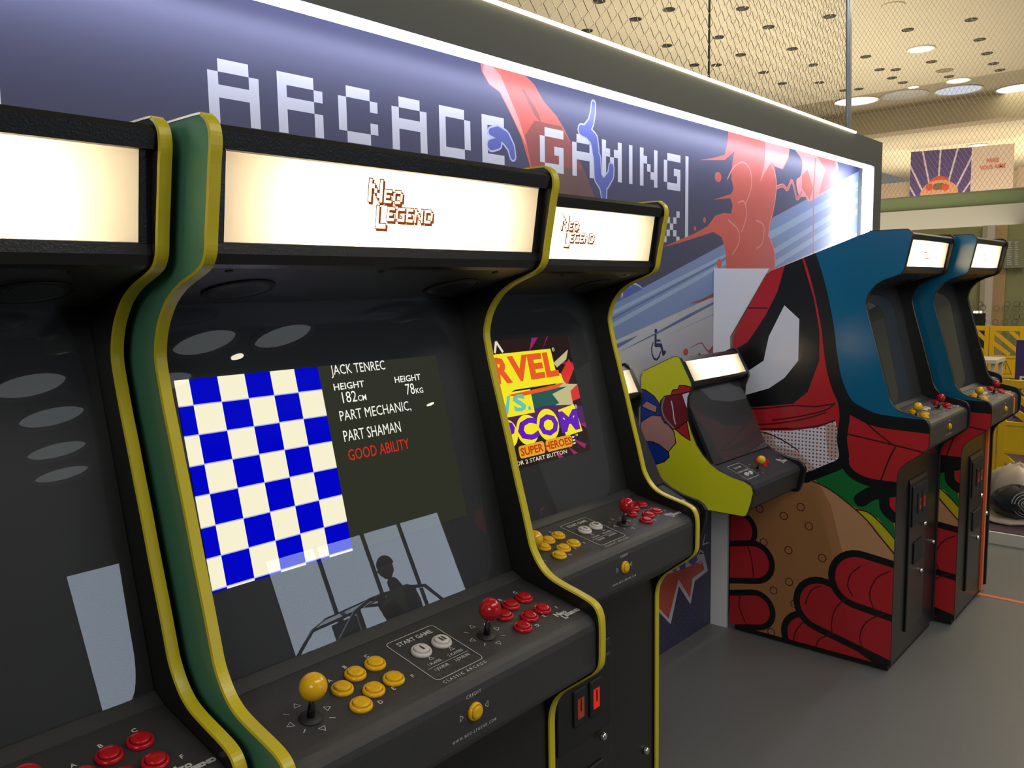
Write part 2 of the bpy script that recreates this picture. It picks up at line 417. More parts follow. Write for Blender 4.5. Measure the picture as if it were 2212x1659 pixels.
L.append((c_redd, [mm(ME, [(1060, 1600), (1060, 1560), (1140, 1460), (1140, 1600)])]))
# access symbol
w = .0085
L.append((c_ink, [circle(ME(538, 1358), .012, 16, .0095)]+stroke(mm(ME, [(536, 1405), (534, 1500), (590, 1500), (612, 1590), (628, 1570)]), w)+stroke(mm(ME, [(536, 1455), (580, 1455)]), .0048)
          + stroke(mm(ME, [(510, 1480), (495, 1530), (500, 1590), (520, 1635), (545, 1645), (570, 1615), (585, 1570)]), .0045)))
# lower navy field with burst
L.append((c_navy, [[(-1, -1), (5.6, -1), (5.6, 1.02), (-1, 1.02)]]))
bo = mm(G6, [(900, 800), (990, 870), (1050, 932), (1092, 740), (1150, 832), (1172, 715), (1238, 662), (1218, 575), (1120, 600), (1000, 640), (900, 700)])
bi = mm(G6, [(900, 790), (990, 850), (1040, 905), (1090, 705), (1148, 800), (1160, 700), (1222, 655), (1208, 610), (1120, 650), (1000, 690), (900, 740)])
L.append((c_lt, [bo])); L.append((c_red, [bi]))
dots = []
for i in range(14):
    for j in range(7): dots.append(circle(G6(1000+i*17, 780+j*40+(i % 2)*20), .0035, 6))
L.insert(len(L)-2, (c_gb, dots))
L.append((c_gb, [mm(G6, [(1050, 660), (1050, 600), (1075, 590), (1100, 640), (1100, 580), (1125, 570), (1125, 650), (1100, 660), (1078, 610), (1078, 670)]),
                 mm(G6, [(1150, 560), (1175, 545), (1190, 600), (1165, 640), (1140, 620)])]))
L.append((c_lt, stroke(mm(G6, [(1215, 570), (1200, 560), (1185, 590), (1195, 625), (1212, 615), (1214, 595), (1204, 595)]), .0035)+stroke(mm(G6, [(1225, 480), (1212, 530), (1240, 520)]), .003)))
mu = art('printed_mural', [(-2.9, 0.0), (5.58, 0.0), (5.58, 2.545), (-2.9, 2.545)], L, lambda u, v: (u, YW, v), c_navy)
tag(mu, 'large printed navy wall mural with blocky white ARCADE GAMING lettering', 'mural')

# ------------------------------------------------------------------ full size cabinet
X0, Y0 = 0.855, 0.957                      # local origin in the traced cabinet
PF = [(1.10, 1.899), (.965, 1.899), (.948, 1.896), (.937, 1.888), (.932, 1.876), (.932, 1.861), (.937, 1.84), (.943, 1.809), (.953, 1.762), (.957, 1.739), (.963, 1.727), (.973, 1.718), (.993, 1.710), (1.023, 1.70), (1.043, 1.691), (1.064, 1.678), (1.079, 1.663), (1.09, 1.649), (1.099, 1.632), (1.105, 1.612), (1.106, 1.595), (1.102, 1.573), (1.092, 1.532), (1.079, 1.488), (1.065, 1.439), (1.05, 1.387), (1.034, 1.327), (1.018, 1.272), (1.005, 1.224), (.998, 1.199), (.988, 1.18), (.976, 1.164), (.962, 1.152), (.945, 1.1435), (.918, 1.136), (.886, 1.129), (.862, 1.1225), (.848, 1.1145), (.840, 1.101), (.837, 1.081), (.837, 1.045), (.838, 1.016), (.842, 1.002), (.851, .990), (.862, .980), (.915, .938), (.929, .926), (.941, .912), (.95, .895), (.955, .878), (.957, .858), (.957, .03)]
PB = [(1.713, 0.03), (1.713, 1.437), (1.70, 1.47), (1.553, 1.73), (1.53, 1.745)]
PF = smoothp(PF[:51], 3)+PF[51:]; PF = [(y-Y0, z) for y, z in PF]; PB = [(y-Y0, z) for y, z in PB]
def ribbon(mb, prof, x0, x1, t):
    n = len(prof); vs = []
    for i, (y, z) in enumerate(prof):
        a = prof[max(i-1, 0)]; b = prof[min(i+1, n-1)]
        dy, dz = b[0]-a[0], b[1]-a[1]; l = math.hypot(dy, dz); ny, nz = dz/l, -dy/l     # left-hand normal (outwards to the front)
        vs += [(x0, y-.001*ny, z-.001*nz), (x0+.0015, y+t*ny, z+t*nz), (x1-.0015, y+t*ny, z+t*nz), (x1, y-.001*ny, z-.001*nz)]
    fs = []
    for i in range(n-1):
        for k in range(4): fs.append((4*i+k, 4*i+(k+1) % 4, 4*(i+1)+(k+1) % 4, 4*(i+1)+k))
    fs += [(0, 1, 2, 3), (4*n-1, 4*n-2, 4*n-3, 4*n-4)]
    mb.add(vs, fs)
SW = .315; TH = .018                       # half inner width, side thickness
def pz(y): return 1.10+.19*(y-.857)        # control panel plane (traced coordinates)
def PT(x, y, h=.0006): return (x-X0, y-Y0, pz(y)+h)
NP = Vector((0, -.19, 1)).normalized()
def panelM(x, y, h=0):
    m = Matrix.Translation(Vector((x-X0, y-Y0, pz(y)))+NP*h) @ Vector((0, 0, 1)).rotation_difference(NP).to_matrix().to_4x4()
    return m
_bm = {}
def button(parent, M, rimr, m, name='push_button'):
    k = (rimr, m.name)
    if k not in _bm:
        a = MB().lathe([(rimr*.55, -.002), (rimr, 0), (rimr*1.0, .0025), (rimr*.93, .0052), (rimr*.80, .0060), (rimr*.76, .0045), (rimr*.4, .0044)], n=28).build('tmp', m)
        b = MB().lathe([(rimr*.72, .003), (rimr*.72, .0078), (rimr*.68, .0090), (rimr*.3, .0086), (.0005, .0084)], n=28).build('tmp', m)
        _bm[k] = (a.data, b.data); bpy.data.objects.remove(a); bpy.data.objects.remove(b)
    o = bpy.data.objects.new(name, _bm[k][0]); COL.objects.link(o); o.parent = parent; o.matrix_local = M
    p = bpy.data.objects.new('plunger', _bm[k][1]); COL.objects.link(p); p.parent = o
    return o
def joystick(parent, M, m, s=1.0):
    root = MB().lathe([(.0165*s, .0005), (.0165*s, .0015), (.005*s, .0035)], n=24).build('joystick', M_blackin, parent); root.matrix_local = M
    MB().lathe([(.0055*s, .001), (.0055*s, .018*s), (.0042*s, .022*s), (.0042*s, .036*s)], n=14).build('shaft', M_dkmetal, root)
    MB().lathe([(r, h+.049*s) for r, h in sph(.0190*s)], n=28).build('ball', m, root)
    return root
def marks_around(mb, x, y, f):
    for dx, dy, a in ((0, .033, 90), (.030, .004, 0), (-.029, .004, 180), (0, -.027, -90)):
        c = (x+dx, y+dy); a = math.radians(a)
        P = [(c[0]+.0058*math.cos(a+t), c[1]+.0058*math.sin(a+t)) for t in (0, 2.1, -2.1, 0)]
        put_polys(mb, stroke(P, .0005, caps=False), f)
    for dx, dy in ((-.021, .026), (.023, -.017), (-.022, -.017), (.023, .026)):
        l = math.hypot(dx, dy); ux, uy = dx/l, dy/l
        put_polys(mb, stroke([(x+dx-ux*.004, y+dy-uy*.004), (x+dx+ux*.004, y+dy+uy*.004)], .0007, caps=False), f)
def logo_polys(grow=0.0):
    P = []; s = .0031
    P += glyph('N', 0, 5*s*1.45, 5*s*.2, 5*s*2.0, grow)
    x = 5*s*1.45+s
    for ch in 'EO':
        w = len(GL[ch][0])*s; P += glyph(ch, x, x+w, 0.2*5*s, 5*s*1.25, grow); x += w+s
    x = 1.6*s*3
    P += glyph('L', x, x+4.4*s*1.2, -5*s*1.9, -s*.4, grow); x += 4.6*s*1.2+s*.3
    for ch in 'EGEND':
        w = len(GL[ch][0])*s*.95; P += glyph(ch, x, x+w, -5*s*1.25, -s*.6, grow); x += w+s
    return P
def rrect(x0, x1, y0, y1, r, n=5):
    out = []
    for cx, cy, a in ((x1-r, y1-r, 0), (x0+r, y1-r, 90), (x0+r, y0+r, 180), (x1-r, y0+r, 270)):
        for k in range(n+1):
            t = math.radians(a+90*k/n); out.append((cx+r*math.cos(t), cy+r*math.sin(t)))
    return out
def make_cabinet(name, mold, outer):
    root = empty(name, (0, 0, 0))
    prof = PF+PB
    for sx in (-1, 1):
        xa, xb = (sx*SW, sx*(SW+TH)); x0, x1 = min(xa, xb), max(xa, xb)
        mb = MB(); mb.prism(prof, x0+.0008, x1-.0008)
        # outer face gets the outer finish
        sp = mb.build('side_panel', [M_black, outer], root)
        for p in sp.data.polygons:
            if abs(p.normal.x) > .9 and p.normal.x*sx > 0: p.material_index = 1
        mb = MB(); ribbon(mb, [(y, z) for y, z in PF], x0, x1, .0022)
        mb.build('edge_molding', mold, root)
    # hood frame round the marquee
    mb = MB(); yb = 1.10-Y0
    mb.prism([(.940-Y0, 1.859), (.935-Y0, 1.880), (.944-Y0, 1.8885), (yb, 1.889), (PB[-1][0], 1.735), (PB[-3][0]-.01, 1.46), (PB[0][0]-.01, .05), (PB[0][0]-.03, .05), (PB[0][0]-.03, 1.45), (PB[-1][0]-.02, 1.715), (yb, 1.872), (.960-Y0, 1.872), (.952-Y0, 1.859)], -SW, SW)
    mb.build('top_hood', M_black, root)
    mb = MB()
    mb.prism([(.9695-Y0, 1.750), (.967-Y0, 1.735), (.975-Y0, 1.722), (.985-Y0, 1.7175), (1.0-Y0, 1.7175), (1.0-Y0, 1.750)], -SW, SW)
    for sx in (-1, 1):
        a, b = sorted((sx*SW, sx*.3)); mb.prism([(.9685-Y0, 1.749), (.9515-Y0, 1.860), (.966-Y0, 1.862), (.984-Y0, 1.751)], a, b)
    mb.build('marquee_frame', M_black, root)
    mb = MB(); mb.prism([(1.09-Y0, 1.74), (1.09-Y0, 1.87), (1.095-Y0, 1.87), (1.095-Y0, 1.735), (.99-Y0, 1.735), (.99-Y0, 1.74)], -SW, SW)
    mb.build('light_box', mat('light_box_white', (0.55, 0.50, 0.42), .6), root)
    # marquee panel: traced (x,z) plane
    my = lambda z: .9695+(z-1.748)*(.951-.9695)/.113-Y0
    lo = (.779-X0, 1.797); k = 1.13
    tr = lambda P: [[(lo[0]+x*k, lo[1]+.013+y*k) for x, y in p] for p in P]
    mq = art('marquee_panel', [(-.3, 1.748), (.3, 1.748), (.3, 1.861), (-.3, 1.861)],
             [(M_mqbr, tr([[(x+.0022, y-.0024) for x, y in p] for p in logo_polys(.0014)])), (M_mqbr, tr(logo_polys(.0014))), (M_mqor, tr(logo_polys(-.0001)))],
             lambda u, v: (u, my(v), v), M_mq, root)
    MB().tube([(-.17, 1.055-Y0, 1.803), (.17, 1.055-Y0, 1.803)], .013, 10).build('backlight_tube', M_tube, root)
    # speaker panel with two grilles
    P0 = Vector((0, .985-Y0, 1.7175)); P1 = Vector((0, 1.171-Y0, 1.6715)); d = (P1-P0); ln = d.length; d.normalize(); nn = Vector((1, 0, 0)).cross(d)
    if nn.z > 0: nn = -nn
    MB().prism([(P0.y, P0.z), (P1.y, P1.z), (P1.y, P1.z+.01), (P0.y, P0.z+.01)], -SW, SW).build('speaker_panel', M_panel, root)
    for cx in (.642-X0, X0-.642):
        c = P0+d*(.55*ln); mats = [M_blackin, M_panel]; mb = MB()
        MM = Matrix.Translation(Vector((cx, c.y, c.z))) @ Vector((0, 0, 1)).rotation_difference(nn).to_matrix().to_4x4()
        mb.lathe([(.052, 0), (.052, .003), (.049, .004), (.047, .0015)], MM, 32)
        mb.cur = 1; mb.lathe([(.046, .0016), (.046, .003), (.030, .003)], MM, 32)
        mb.cur = 0
        for a in range(-6, 7):
            for b in range(-6, 7):
                if a*a+b*b < 38:
                    q = MM @ Vector((a*.0055, b*.0055, .0033))
                    mb.add([MM @ Vector((a*.0055+.0017*math.cos(t*math.pi/3), b*.0055+.0017*math.sin(t*math.pi/3), .0034)) for t in range(6)], [tuple(range(6))])
        mb.build('speaker_grille', mats, root)
    for sx in (.576-X0, 1.086-X0, 0.83-X0):
        mb = MB()
        c = P0+d*.012; MM = Matrix.Translation(Vector((sx, c.y, c.z))) @ Vector((0, 0, 1)).rotation_difference(nn).to_matrix().to_4x4()
        mb.lathe([(.0055, 0), (.0055, .001), (.004, .002)], MM, 12)
        mb.build('screw', M_blackin, root)
    # glass and monitor
    ga, gb = Vector((0, 1.039-Y0, 1.143)), Vector((0, 1.171-Y0, 1.6715)); gn = Vector((0, 1, -.25)).normalized()
    def sl(t, off): p = ga+(gb-ga)*t+gn*off; return (p.y, p.z)
    MB().prism([sl(0, 0), sl(1, 0), sl(1, .003), sl(0, .003)], -SW, SW).build('screen_glass', M_glass, root)
    MB().prism([sl(-.02, .006), sl(1.01, .006), sl(1.01, .02), sl(-.02, .02)], -SW, SW).build('monitor', mat('dark_monitor', (0.018, 0.018, 0.019), .5), root)
    # sill, control panel
    MB().prism([(1.042-Y0, 1.1425), (1.018-Y0, 1.1318), (1.018-Y0, 1.118), (1.05-Y0, 1.118)], -SW, SW).build('screen_sill', M_panel, root)
    cp = MB().prism([(1.0185-Y0, 1.1302), (.873-Y0, 1.103), (.862-Y0, 1.0995), (.853-Y0, 1.094), (.847-Y0, 1.086), (.8445-Y0, 1.076), (.8445-Y0, 1.006), (.848-Y0, .997), (.858-Y0, .989), (.93-Y0, .932), (1.04-Y0, .932), (1.04-Y0, 1.12)], -SW, SW).build('control_panel', M_panel, root)
    pr = MB(); f = lambda x, y: PT(x, y)
    for bx in (.616, .964):
        marks_around(pr, bx, .9195, f); o = bx-.616
        for ch, x, y in (('A', .686, .9715), ('B', .724, .986), ('C', .768, .989), ('D', .712, .889), ('E', .747, .902), ('F', .790, .908)):
            put_text(pr, ch, f, (x+o, y), .0105, bold=.02)
    put_polys(pr, stroke(rrect(.811, .913, .877, .997, .008)+[rrect(.811, .913, .877, .997, .008)[0]], .0006, caps=False), f)
    put_text(pr, 'START GAME', f, (.862, .983), .0135, bold=.015, sx=.92)
    for x, s1, s2 in ((.841, '1 PLAYER', '1 JOUEUR'), (.886, '2 PLAYERS', '2 JOUEURS')):
        put_polys(pr, stroke([(x+.003, .931), (x+.0075, .923), (x-.0015, .923), (x+.003, .931)], .0005, caps=False), f)
        put_text(pr, s1, f, (x, .914), .0085, bold=.01, sx=.8); put_text(pr, s2, f, (x, .899), .0085, bold=.01, sx=.8)
    put_polys(pr, stroke([(.819, .9065), (.906, .9065)], .0004, caps=False), f)
    put_text(pr, 'CLASSIC ARCADE', f, (.861, .868), .0085, bold=.01, spacing=1.45)
    lp = logo_polys(0); ox, oy, s = 1.113, .885, .48
    put_polys(pr, [[(x*s+ox, y*s*.8+oy) for x, y in p] for p in logo_polys(.0014)], lambda x, y: PT(x, y, .0005))
    ff = lambda x, z: (x-X0, .8445-Y0-.0006, z)
    put_text(pr, 'CREDIT', ff, (.854, 1.077), .0078, bold=.01, spacing=1.3); put_text(pr, 'WWW.NEO-LEGEND.COM', ff, (.855, 1.018), .0068, bold=.01, spacing=1.6, sx=.82)
    for x, sgn in ((.882, -1), (.827, 1)):
        put_polys(pr, stroke([(x+sgn*.004, 1.050), (x-sgn*.003, 1.055), (x-sgn*.003, 1.045), (x+sgn*.004, 1.050)], .0005, caps=False), ff)
    pr.build('panel_lettering', M_print, cp)
    for bx, m in ((.616, M_ybtn), (.964, M_rbtn)):
        joystick(cp, panelM(bx, .9195), m); o = bx-.616
        for x, y in ((.687, .944), (.724, .961), (.764, .964), (.685, .899), (.721, .915), (.761, .918)):
            button(cp, panelM(x+o, y), .0168, m)
    for x in (.844, .888):
        b = button(cp, panelM(x, .948), .0172, M_wbtn, 'start_button'); mb = MB()
        for dx in ((0,) if x < .86 else (-.003, .003)):
            T = lambda u, v: (u, v, .0093)
            put_polys(mb, [circle((dx, .0045), .0012, 8)]+stroke([(dx, .003), (dx, -.001)], .0013)+stroke([(dx-.0008, -.001), (dx-.001, -.006)], .0007)+stroke([(dx+.0008, -.001), (dx+.001, -.006)], .0007), T)
        mb.build('button_icon', M_blackin, b)
    button(cp, Matrix.Translation((.855-X0, .8445-Y0, 1.050)) @ Matrix.Rotation(math.radians(90), 4, 'X'), .0142, M_ybtn, 'credit_button')
    # lower body
    MB().box(-SW, SW, .9625-Y0, .985-Y0, .03, .935).build('front_panel', M_black, root)
    MB().box(-SW, SW, .972-Y0, 1.69-Y0, .0, .05).build('plinth', M_blackin, root)
    cd = MB().prism([(.9625-Y0, .12), (.952-Y0, .125), (.952-Y0, .80), (.956-Y0, .815), (.9625-Y0, .82)], -.14, .105).build('coin_door', M_black, root, bevel=.006)
    MB().prism([(.952-Y0, .60), (.944-Y0, .605), (.944-Y0, .782), (.952-Y0, .79)], -.125, .092).build('coin_plate', M_blackin, cd, bevel=.004)
    for k_, x in enumerate((-.045, .018)):
        MB().box(x-.024, x+.024, .938-Y0, .9445-Y0, .655, .745).build('coin_mechanism', M_blackin, cd, bevel=.003)
        s_ = MB(); s_.box(x-.012, x+.012, .9365-Y0, .938-Y0, .673, .722)
        s_.build('coin_reject_button', mat('lit_red_plastic_'+mold.name, (0.35, .02, .01), .2, emit='#ff2408', estr=.42 if mold is M_yel else .12) if k_ else mat('dim_red_plastic_'+mold.name, (0.25, .04, .02), .2, emit='#ff4a14', estr=.08 if mold is M_yel else .05), cd)
        s_ = MB(); s_.box(x-.002, x+.002, .9355-Y0, .9365-Y0, .690, .720); s_.build('coin_slot', M_blackin, cd)
    RX = Matrix.Rotation(math.radians(90), 4, 'X')
    for x, z, p in ((.05, .585, cd), (.05, .36, cd), (.274, .44, root)):
        MB().lathe([(.011, 0), (.011, .004), (.0085, .007), (.0085, .010), (.002, .0105)], Matrix.Translation((x, (.944 if z > .5 else .952 if p is cd else .9625)-Y0, z)) @ RX, 16).build('cam_lock', M_chrome, p)
    MB().box(-.08, .06, .945-Y0, .952-Y0, .42, .52).build('coin_return', M_blackin, cd, bevel=.004)
    return root

DY = {}
def place(o, dx, dy, label, group, rz=0):
    o.location = (X0+dx, Y0+dy, 0); o.rotation_euler = (0, 0, rz); tag(o, label, 'arcade machine', group); return o
cabA = make_cabinet('arcade_cabinet', M_yel, M_green)
cabL = copy_tree(cabA); cabC = copy_tree(cabA)
G1 = 'black arcade cabinets with yellow edge molding'
place(cabA, 0, 0, 'black arcade cabinet with yellow edging whose screen shows a blue checkerboard', G1)
place(cabL, -.68, .06, 'black arcade cabinet with yellow edging and a blank screen, cut by the left edge', G1)
place(cabC, .69, .19, 'black arcade cabinet with yellow edging whose screen shows the MARVEL title', G1)
for c in cabA.children:
    pass

# --- screen pictures (traced u along the glass, v up the glass) ---
GA = Vector((0, 1.039, 1.143)); GV = Vector((0, .25, 1)).normalized(); GN = Vector((0, 1, -.25)).normalized()
def SC(u, v, off=.0045): 
    p = GA+GV*v+GN*off; return (u-X0, p.y-Y0, p.z)
def monitor_of(root): return [c for c in root.children if c.name.startswith('monitor')][0]
e_cream = emat('screen_cream', '#fff8d8', .98); e_blue = emat('screen_blue', '#0206dc', .80); e_blk = emat('screen_black', '#33352a', .9)
e_wht = emat('screen_text_white', '#fffff0', .95); e_redt = emat('screen_text_red', '#e02a1e', 1.0); e_line = emat('screen_pale_line', '#b9bdf0', .9)
lay = []
lay.append((e_blk, [[(.8145, .127), (1.082, .127), (1.082, .434), (.8145, .434)]]))
cols = [.568, .5905, .635, .680, .7245, .769, .8145]; rows = [.434, .3955, .352, .3085, .265, .2195, .1755, .1305, .127]
for r in range(8):
    for c in range(6):
        if (r+c) % 2: lay.append((e_blue, [[(cols[c], rows[r+1]), (cols[c+1], rows[r+1]), (cols[c+1], rows[r]), (cols[c], rows[r])]]))
for z in rows[1:-1]: lay.append((e_line, [[(.568, z-.0008), (.8145, z-.0008), (.8145, z+.0008), (.568, z+.0008)]]))
img = art('screen_image', [(.568, .127), (1.082, .127), (1.082, .434), (.568, .434)], lay, lambda u, v: SC(u, v), e_cream, monitor_of(cabA))
tx = MB(); f = lambda u, v: SC(u, v, .0038)
def st_text(mb, s, x0, x1, y0, y1, f, bold=.0, spacing=1.0):
    v, fc = text2d(s, 1, 'LEFT', bold, spacing); xs = [p[0] for p in v]; ys = [p[1] for p in v]
    a, b, c, d = min(xs), max(xs), min(ys), max(ys)
    mb.add([f(x0+(x-a)/(b-a)*(x1-x0), y0+(y-c)/(d-c)*(y1-y0)) for x, y in v], fc)
st_text(tx, 'JACK TENREC', .838, .955, .412, .434, f); st_text(tx, 'HEIGHT', .838, .902, .391, .4025, f, .012); st_text(tx, '182', .851, .881, .368, .387, f)
st_text(tx, 'CM', .883, .901, .368, .378, f, .012); st_text(tx, 'HEIGHT', .971, 1.033, .391, .4025, f, .012); st_text(tx, '78', .992, 1.013, .367, .387, f); st_text(tx, 'KG', 1.015, 1.033, .367, .377, f, .012)
st_text(tx, 'PART MECHANIC,', .839, .996, .336, .356, f); st_text(tx, 'PART SHAMAN', .839, .963, .3035, .3225, f)
tx.build('screen_text', e_wht, img)
tx = MB(); st_text(tx, 'GOOD ABILITY', .841, .975, .271, .290, f); tx.build('screen_text', e_redt, img)
# title screen
k_or = emat('title_orange', '#f0602a', .95); k_dor = emat('title_dark_orange', '#c43618', .95); k_y = emat('title_yellow', '#fff02a', .95)
k_pu = emat('title_purple', '#6a1fc4', .9); k_dp = emat('title_dark_purple', '#5a2a66', .8); k_bg = emat('title_background', '#30201f', .8); k_te = emat('title_teal', '#6fd0bc', .9)
k_mag = emat('title_magenta', '#a82c6c', .8); k_rd = emat('title_red', '#e23a30', .9); k_tan = emat('title_tan', '#cfc590', .9); k_dt = emat('title_dark_teal', '#2a6a60', .7); k_gd = emat('title_gold', '#f2b02a', .9)
x0, x1 = .665, 1.045
lay = []
for a, b, c, w in [((.90, .434), (.925, .434), (.88, .40), 0), ((.96, .434), (.965, .434), (.93, .40), 0), ((1.045, .20), (1.045, .185), (.99, .215), 0), ((1.03, .145), (1.02, .135), (.97, .17), 0), ((1.045, .36), (1.045, .34), (.98, .37), 0), ((.99, .127), (.97, .127), (.955, .15), 0), ((.93, .127), (.91, .127), (.90, .15), 0)]:
    lay.append((k_mag, [[a, b, c]]))
lay.append((k_rd, [[(.985, .335), (1.0, .30), (1.045, .345), (1.03, .37)], [(.965, .31), (1.045, .30), (1.045, .265), (.97, .255)]]))
lay.append((k_tan, [[(.93, .30), (.985, .322), (1.0, .307), (1.045, .302), (1.01, .287), (1.01, .25), (.90, .25), (.90, .29)], [(.965, .365), (1.035, .395), (1.02, .37), (.975, .352)]]))
lay.append((k_dt, [[(.80, .302), (.93, .302), (1.0, .300), (.935, .287), (.955, .262), (.90, .25), (.80, .25)]]))
lay.append((k_dp, [[(.70, .262), (.80, .255), (.90, .262), (1.0, .252), (1.045, .243), (1.045, .20), (.70, .20)]]))
lay.append((k_y, [[(.665, .305), (.775, .305), (.80, .312), (.992, .312), (.985, .336), (.968, .338), (.964, .402), (.665, .402)], [(.735, .25), (.855, .25), (.855, .308), (.735, .308)]]))
cpoly = circle((.80, .212), .040, 24, .036)
for c, rx, ry in (((.745, .212), .034, .034), ((.816, .212), .040, .037), ((.895, .214), .042, .040)): lay.append((k_y, [circle(c, rx, 24, ry)]))
lay.append((k_y, [[(.945, .245), (1.012, .252), (1.026, .180), (.955, .176)]]))
lay.append((k_or, [[(.775, .302), (.99, .311), (.96, .300), (.80, .293)]]))
lay.append((k_gd, [rrect(.77, .865, .148, .178, .008), rrect(.872, .975, .148, .178, .008)]))
img2 = art('screen_image', [(x0, .127), (x1, .127), (x1, .434), (x0, .434)], lay, lambda u, v: SC(u, v), k_bg, monitor_of(cabC))
def letters(mb, specs, z0, z1, bold):
    for ch, a, b in specs: st_text(mb, ch, a, b, z0, z1, f, bold)
tx = MB(); letters(tx, (('R', .738, .798), ('V', .793, .868), ('E', .866, .922), ('L', .926, .978)), .330, .394, .05); tx.build('screen_text', k_or, img2)
tx = MB(); letters(tx, (('V', .735, .778), ('S', .783, .829),), .258, .300, .04); put_polys(tx, [[(.833, .258), (.843, .258), (.843, .267), (.833, .267)]], f); tx.build('screen_text', k_te, img2)
tx = MB(); letters(tx, (('A', .667, .722), ('P', .726, .772), ('C', .780, .854), ('O', .858, .934), ('M', .942, 1.018)), .186, .240, .05); tx.build('screen_text', k_pu, img2)
tx = MB(); st_text(tx, 'SUPER HEROES', .775, .972, .153, .173, f, .03); tx.build('screen_text', k_dor, img2)
tx = MB(); st_text(tx, 'PRESS 1 OR 2 START BUTTON', .68, .945, .134, .144, f, .01); st_text(tx, 'TM', .992, 1.002, .170, .176, f, .01)
put_text(tx, 'R', f, (.974, .399), .008); put_text(tx, 'R', f, (1.018, .245), .008)
put_polys(tx, stroke(circle((.974, .399), .0045, 14)+[circle((.974, .399), .0045, 14)[0]], .0006, caps=False)+stroke(circle((1.018, .245), .0045, 14)+[circle((1.018, .245), .0045, 14)[0]], .0006, caps=False), f)
put_polys(tx, stroke([(.755, .405), (.767, .432), (.784, .405)], .0035, caps=False)+[[(.977, .172), (.988, .172), (.985, .168), (.976, .168)], [(.977, .164), (.988, .164), (.985, .160), (.976, .160)], [(.977, .156), (.988, .156), (.985, .152), (.976, .152)]], f)
tx.build('screen_text', emat('title_white', '#f0ecd0', .9), img2)

# ------------------------------------------------------------------ cabinets with pop-art sides
XR = 3.65; dYR = .115
h_blue = mat('art_blue', (0.004, 0.13, 0.25), .20, spec=.6); h_red = mat('art_red', (0.50, 0.022, 0.028), .25); h_blk = mat('art_black', (0.008, 0.008, 0.009), .3)
h_wht = mat('art_white', (0.78, 0.78, 0.84), .25); h_grn = mat('art_green', (0.012, 0.17, 0.035), .3); h_yel = mat('art_yellow', (0.55, 0.50, 0.015), .3)
h_bun = mat('art_tan', (0.42, 0.19, 0.07), .3); h_bunl = mat('art_light_tan', (0.55, 0.28, 0.13), .3); h_lin = mat('art_dark_line', (0.07, 0.008, 0.008), .3); h_dot = mat('art_rose_dots', (0.28, 0.07, 0.05), .3); h_pch = mat('art_peach', (0.60, 0.44, 0.38), .3)
def rp(p): q = onax(p, 0, XR); return (q[1]-dYR-Y0, q[2])
def Z4(x, y): return rp((1500+x/2.675, 480+y/2.675))
def V5(x, y): return rp((1500+x/2.34, 950+y/2.34))
side = PF+[(PB[0][0], .03)]+PB[1:]
L = []
L.append((h_red, [mm(Z4, [(100, 150), (660, 150), (690, 300), (735, 430), (770, 600), (790, 780), (830, 950), (880, 1060), (960, 1120), (1080, 1165), (1500, 1190), (1500, 2400), (100, 2400)])]))
L.append((h_bun, [mm(V5, [(100, 330), (330, 330), (560, 215), (620, 200), (1300, 500), (1300, 1400), (100, 1400)])]))
L.append((h_bunl, [mm(V5, [(600, 210), (700, 260), (850, 380), (1010, 560), (1010, 640), (780, 620), (745, 560), (690, 330), (640, 240)])]))
L.append((h_grn, [mm(V5, [(600, 180), (700, 150), (765, 120), (800, 190), (890, 235), (1020, 265), (990, 330), (1020, 500), (940, 420), (870, 365), (800, 335), (700, 260), (620, 215)])]))
L.append((h_yel, [mm(V5, [(815, 352), (870, 365), (930, 400), (985, 470), (1012, 500), (1012, 570), (900, 430)])]))
L.append((h_lin, stroke(smoothp(mm(V5, [(600, 210), (700, 262), (850, 385), (930, 480), (1020, 590)]), 4), .003)+stroke(smoothp(mm(V5, [(815, 352), (880, 368), (950, 430), (1020, 510)]), 4), .003)))
L.append((h_red, [mm(V5, [(985, 250), (1030, 240), (1030, 440), (990, 350)])]))
# seeds
sd = []
for x, y in ((452, 385), (537, 340), (578, 437), (350, 518), (475, 558), (646, 598), (478, 718), (400, 762), (388, 972), (505, 830), (330, 350)):
    c = circle(V5(x, y), .0175, 18, .0175); sd += stroke(c+[c[0]], .0022, caps=False)
L.append((h_lin, sd))
# halftone patch
ht = mm(Z4, [(330, 1205), (560, 1205), (720, 1185), (815, 1150), (835, 1260), (835, 1370), (720, 1420), (655, 1465), (560, 1400), (430, 1330)])
L.append((h_wht, [ht]))
L.append((h_pch, [mm(Z4, [(340, 1210), (440, 1210), (470, 1290), (600, 1330), (700, 1420), (655, 1465), (560, 1400), (430, 1330)]), mm(Z4, [(760, 1175), (810, 1155), (832, 1250), (832, 1360), (780, 1380), (760, 1260)])]))
ds = []; hta = np.array(ht)
c0 = Z4(330, 1500); s_ = .0165
for i in range(44):
    for j in range(26):
        p = (Z4(840, 1200)[0]+i*s_, c0[1]+j*s_-.01)
        if _inside(np.array([p]), ht)[0]: ds.append(circle(p, .0046, 6))
L.append((h_dot, ds))
L.append((h_lin, stroke(smoothp(mm(Z4, [(350, 1205), (420, 1220), (510, 1260), (598, 1318)]), 4), .003)))
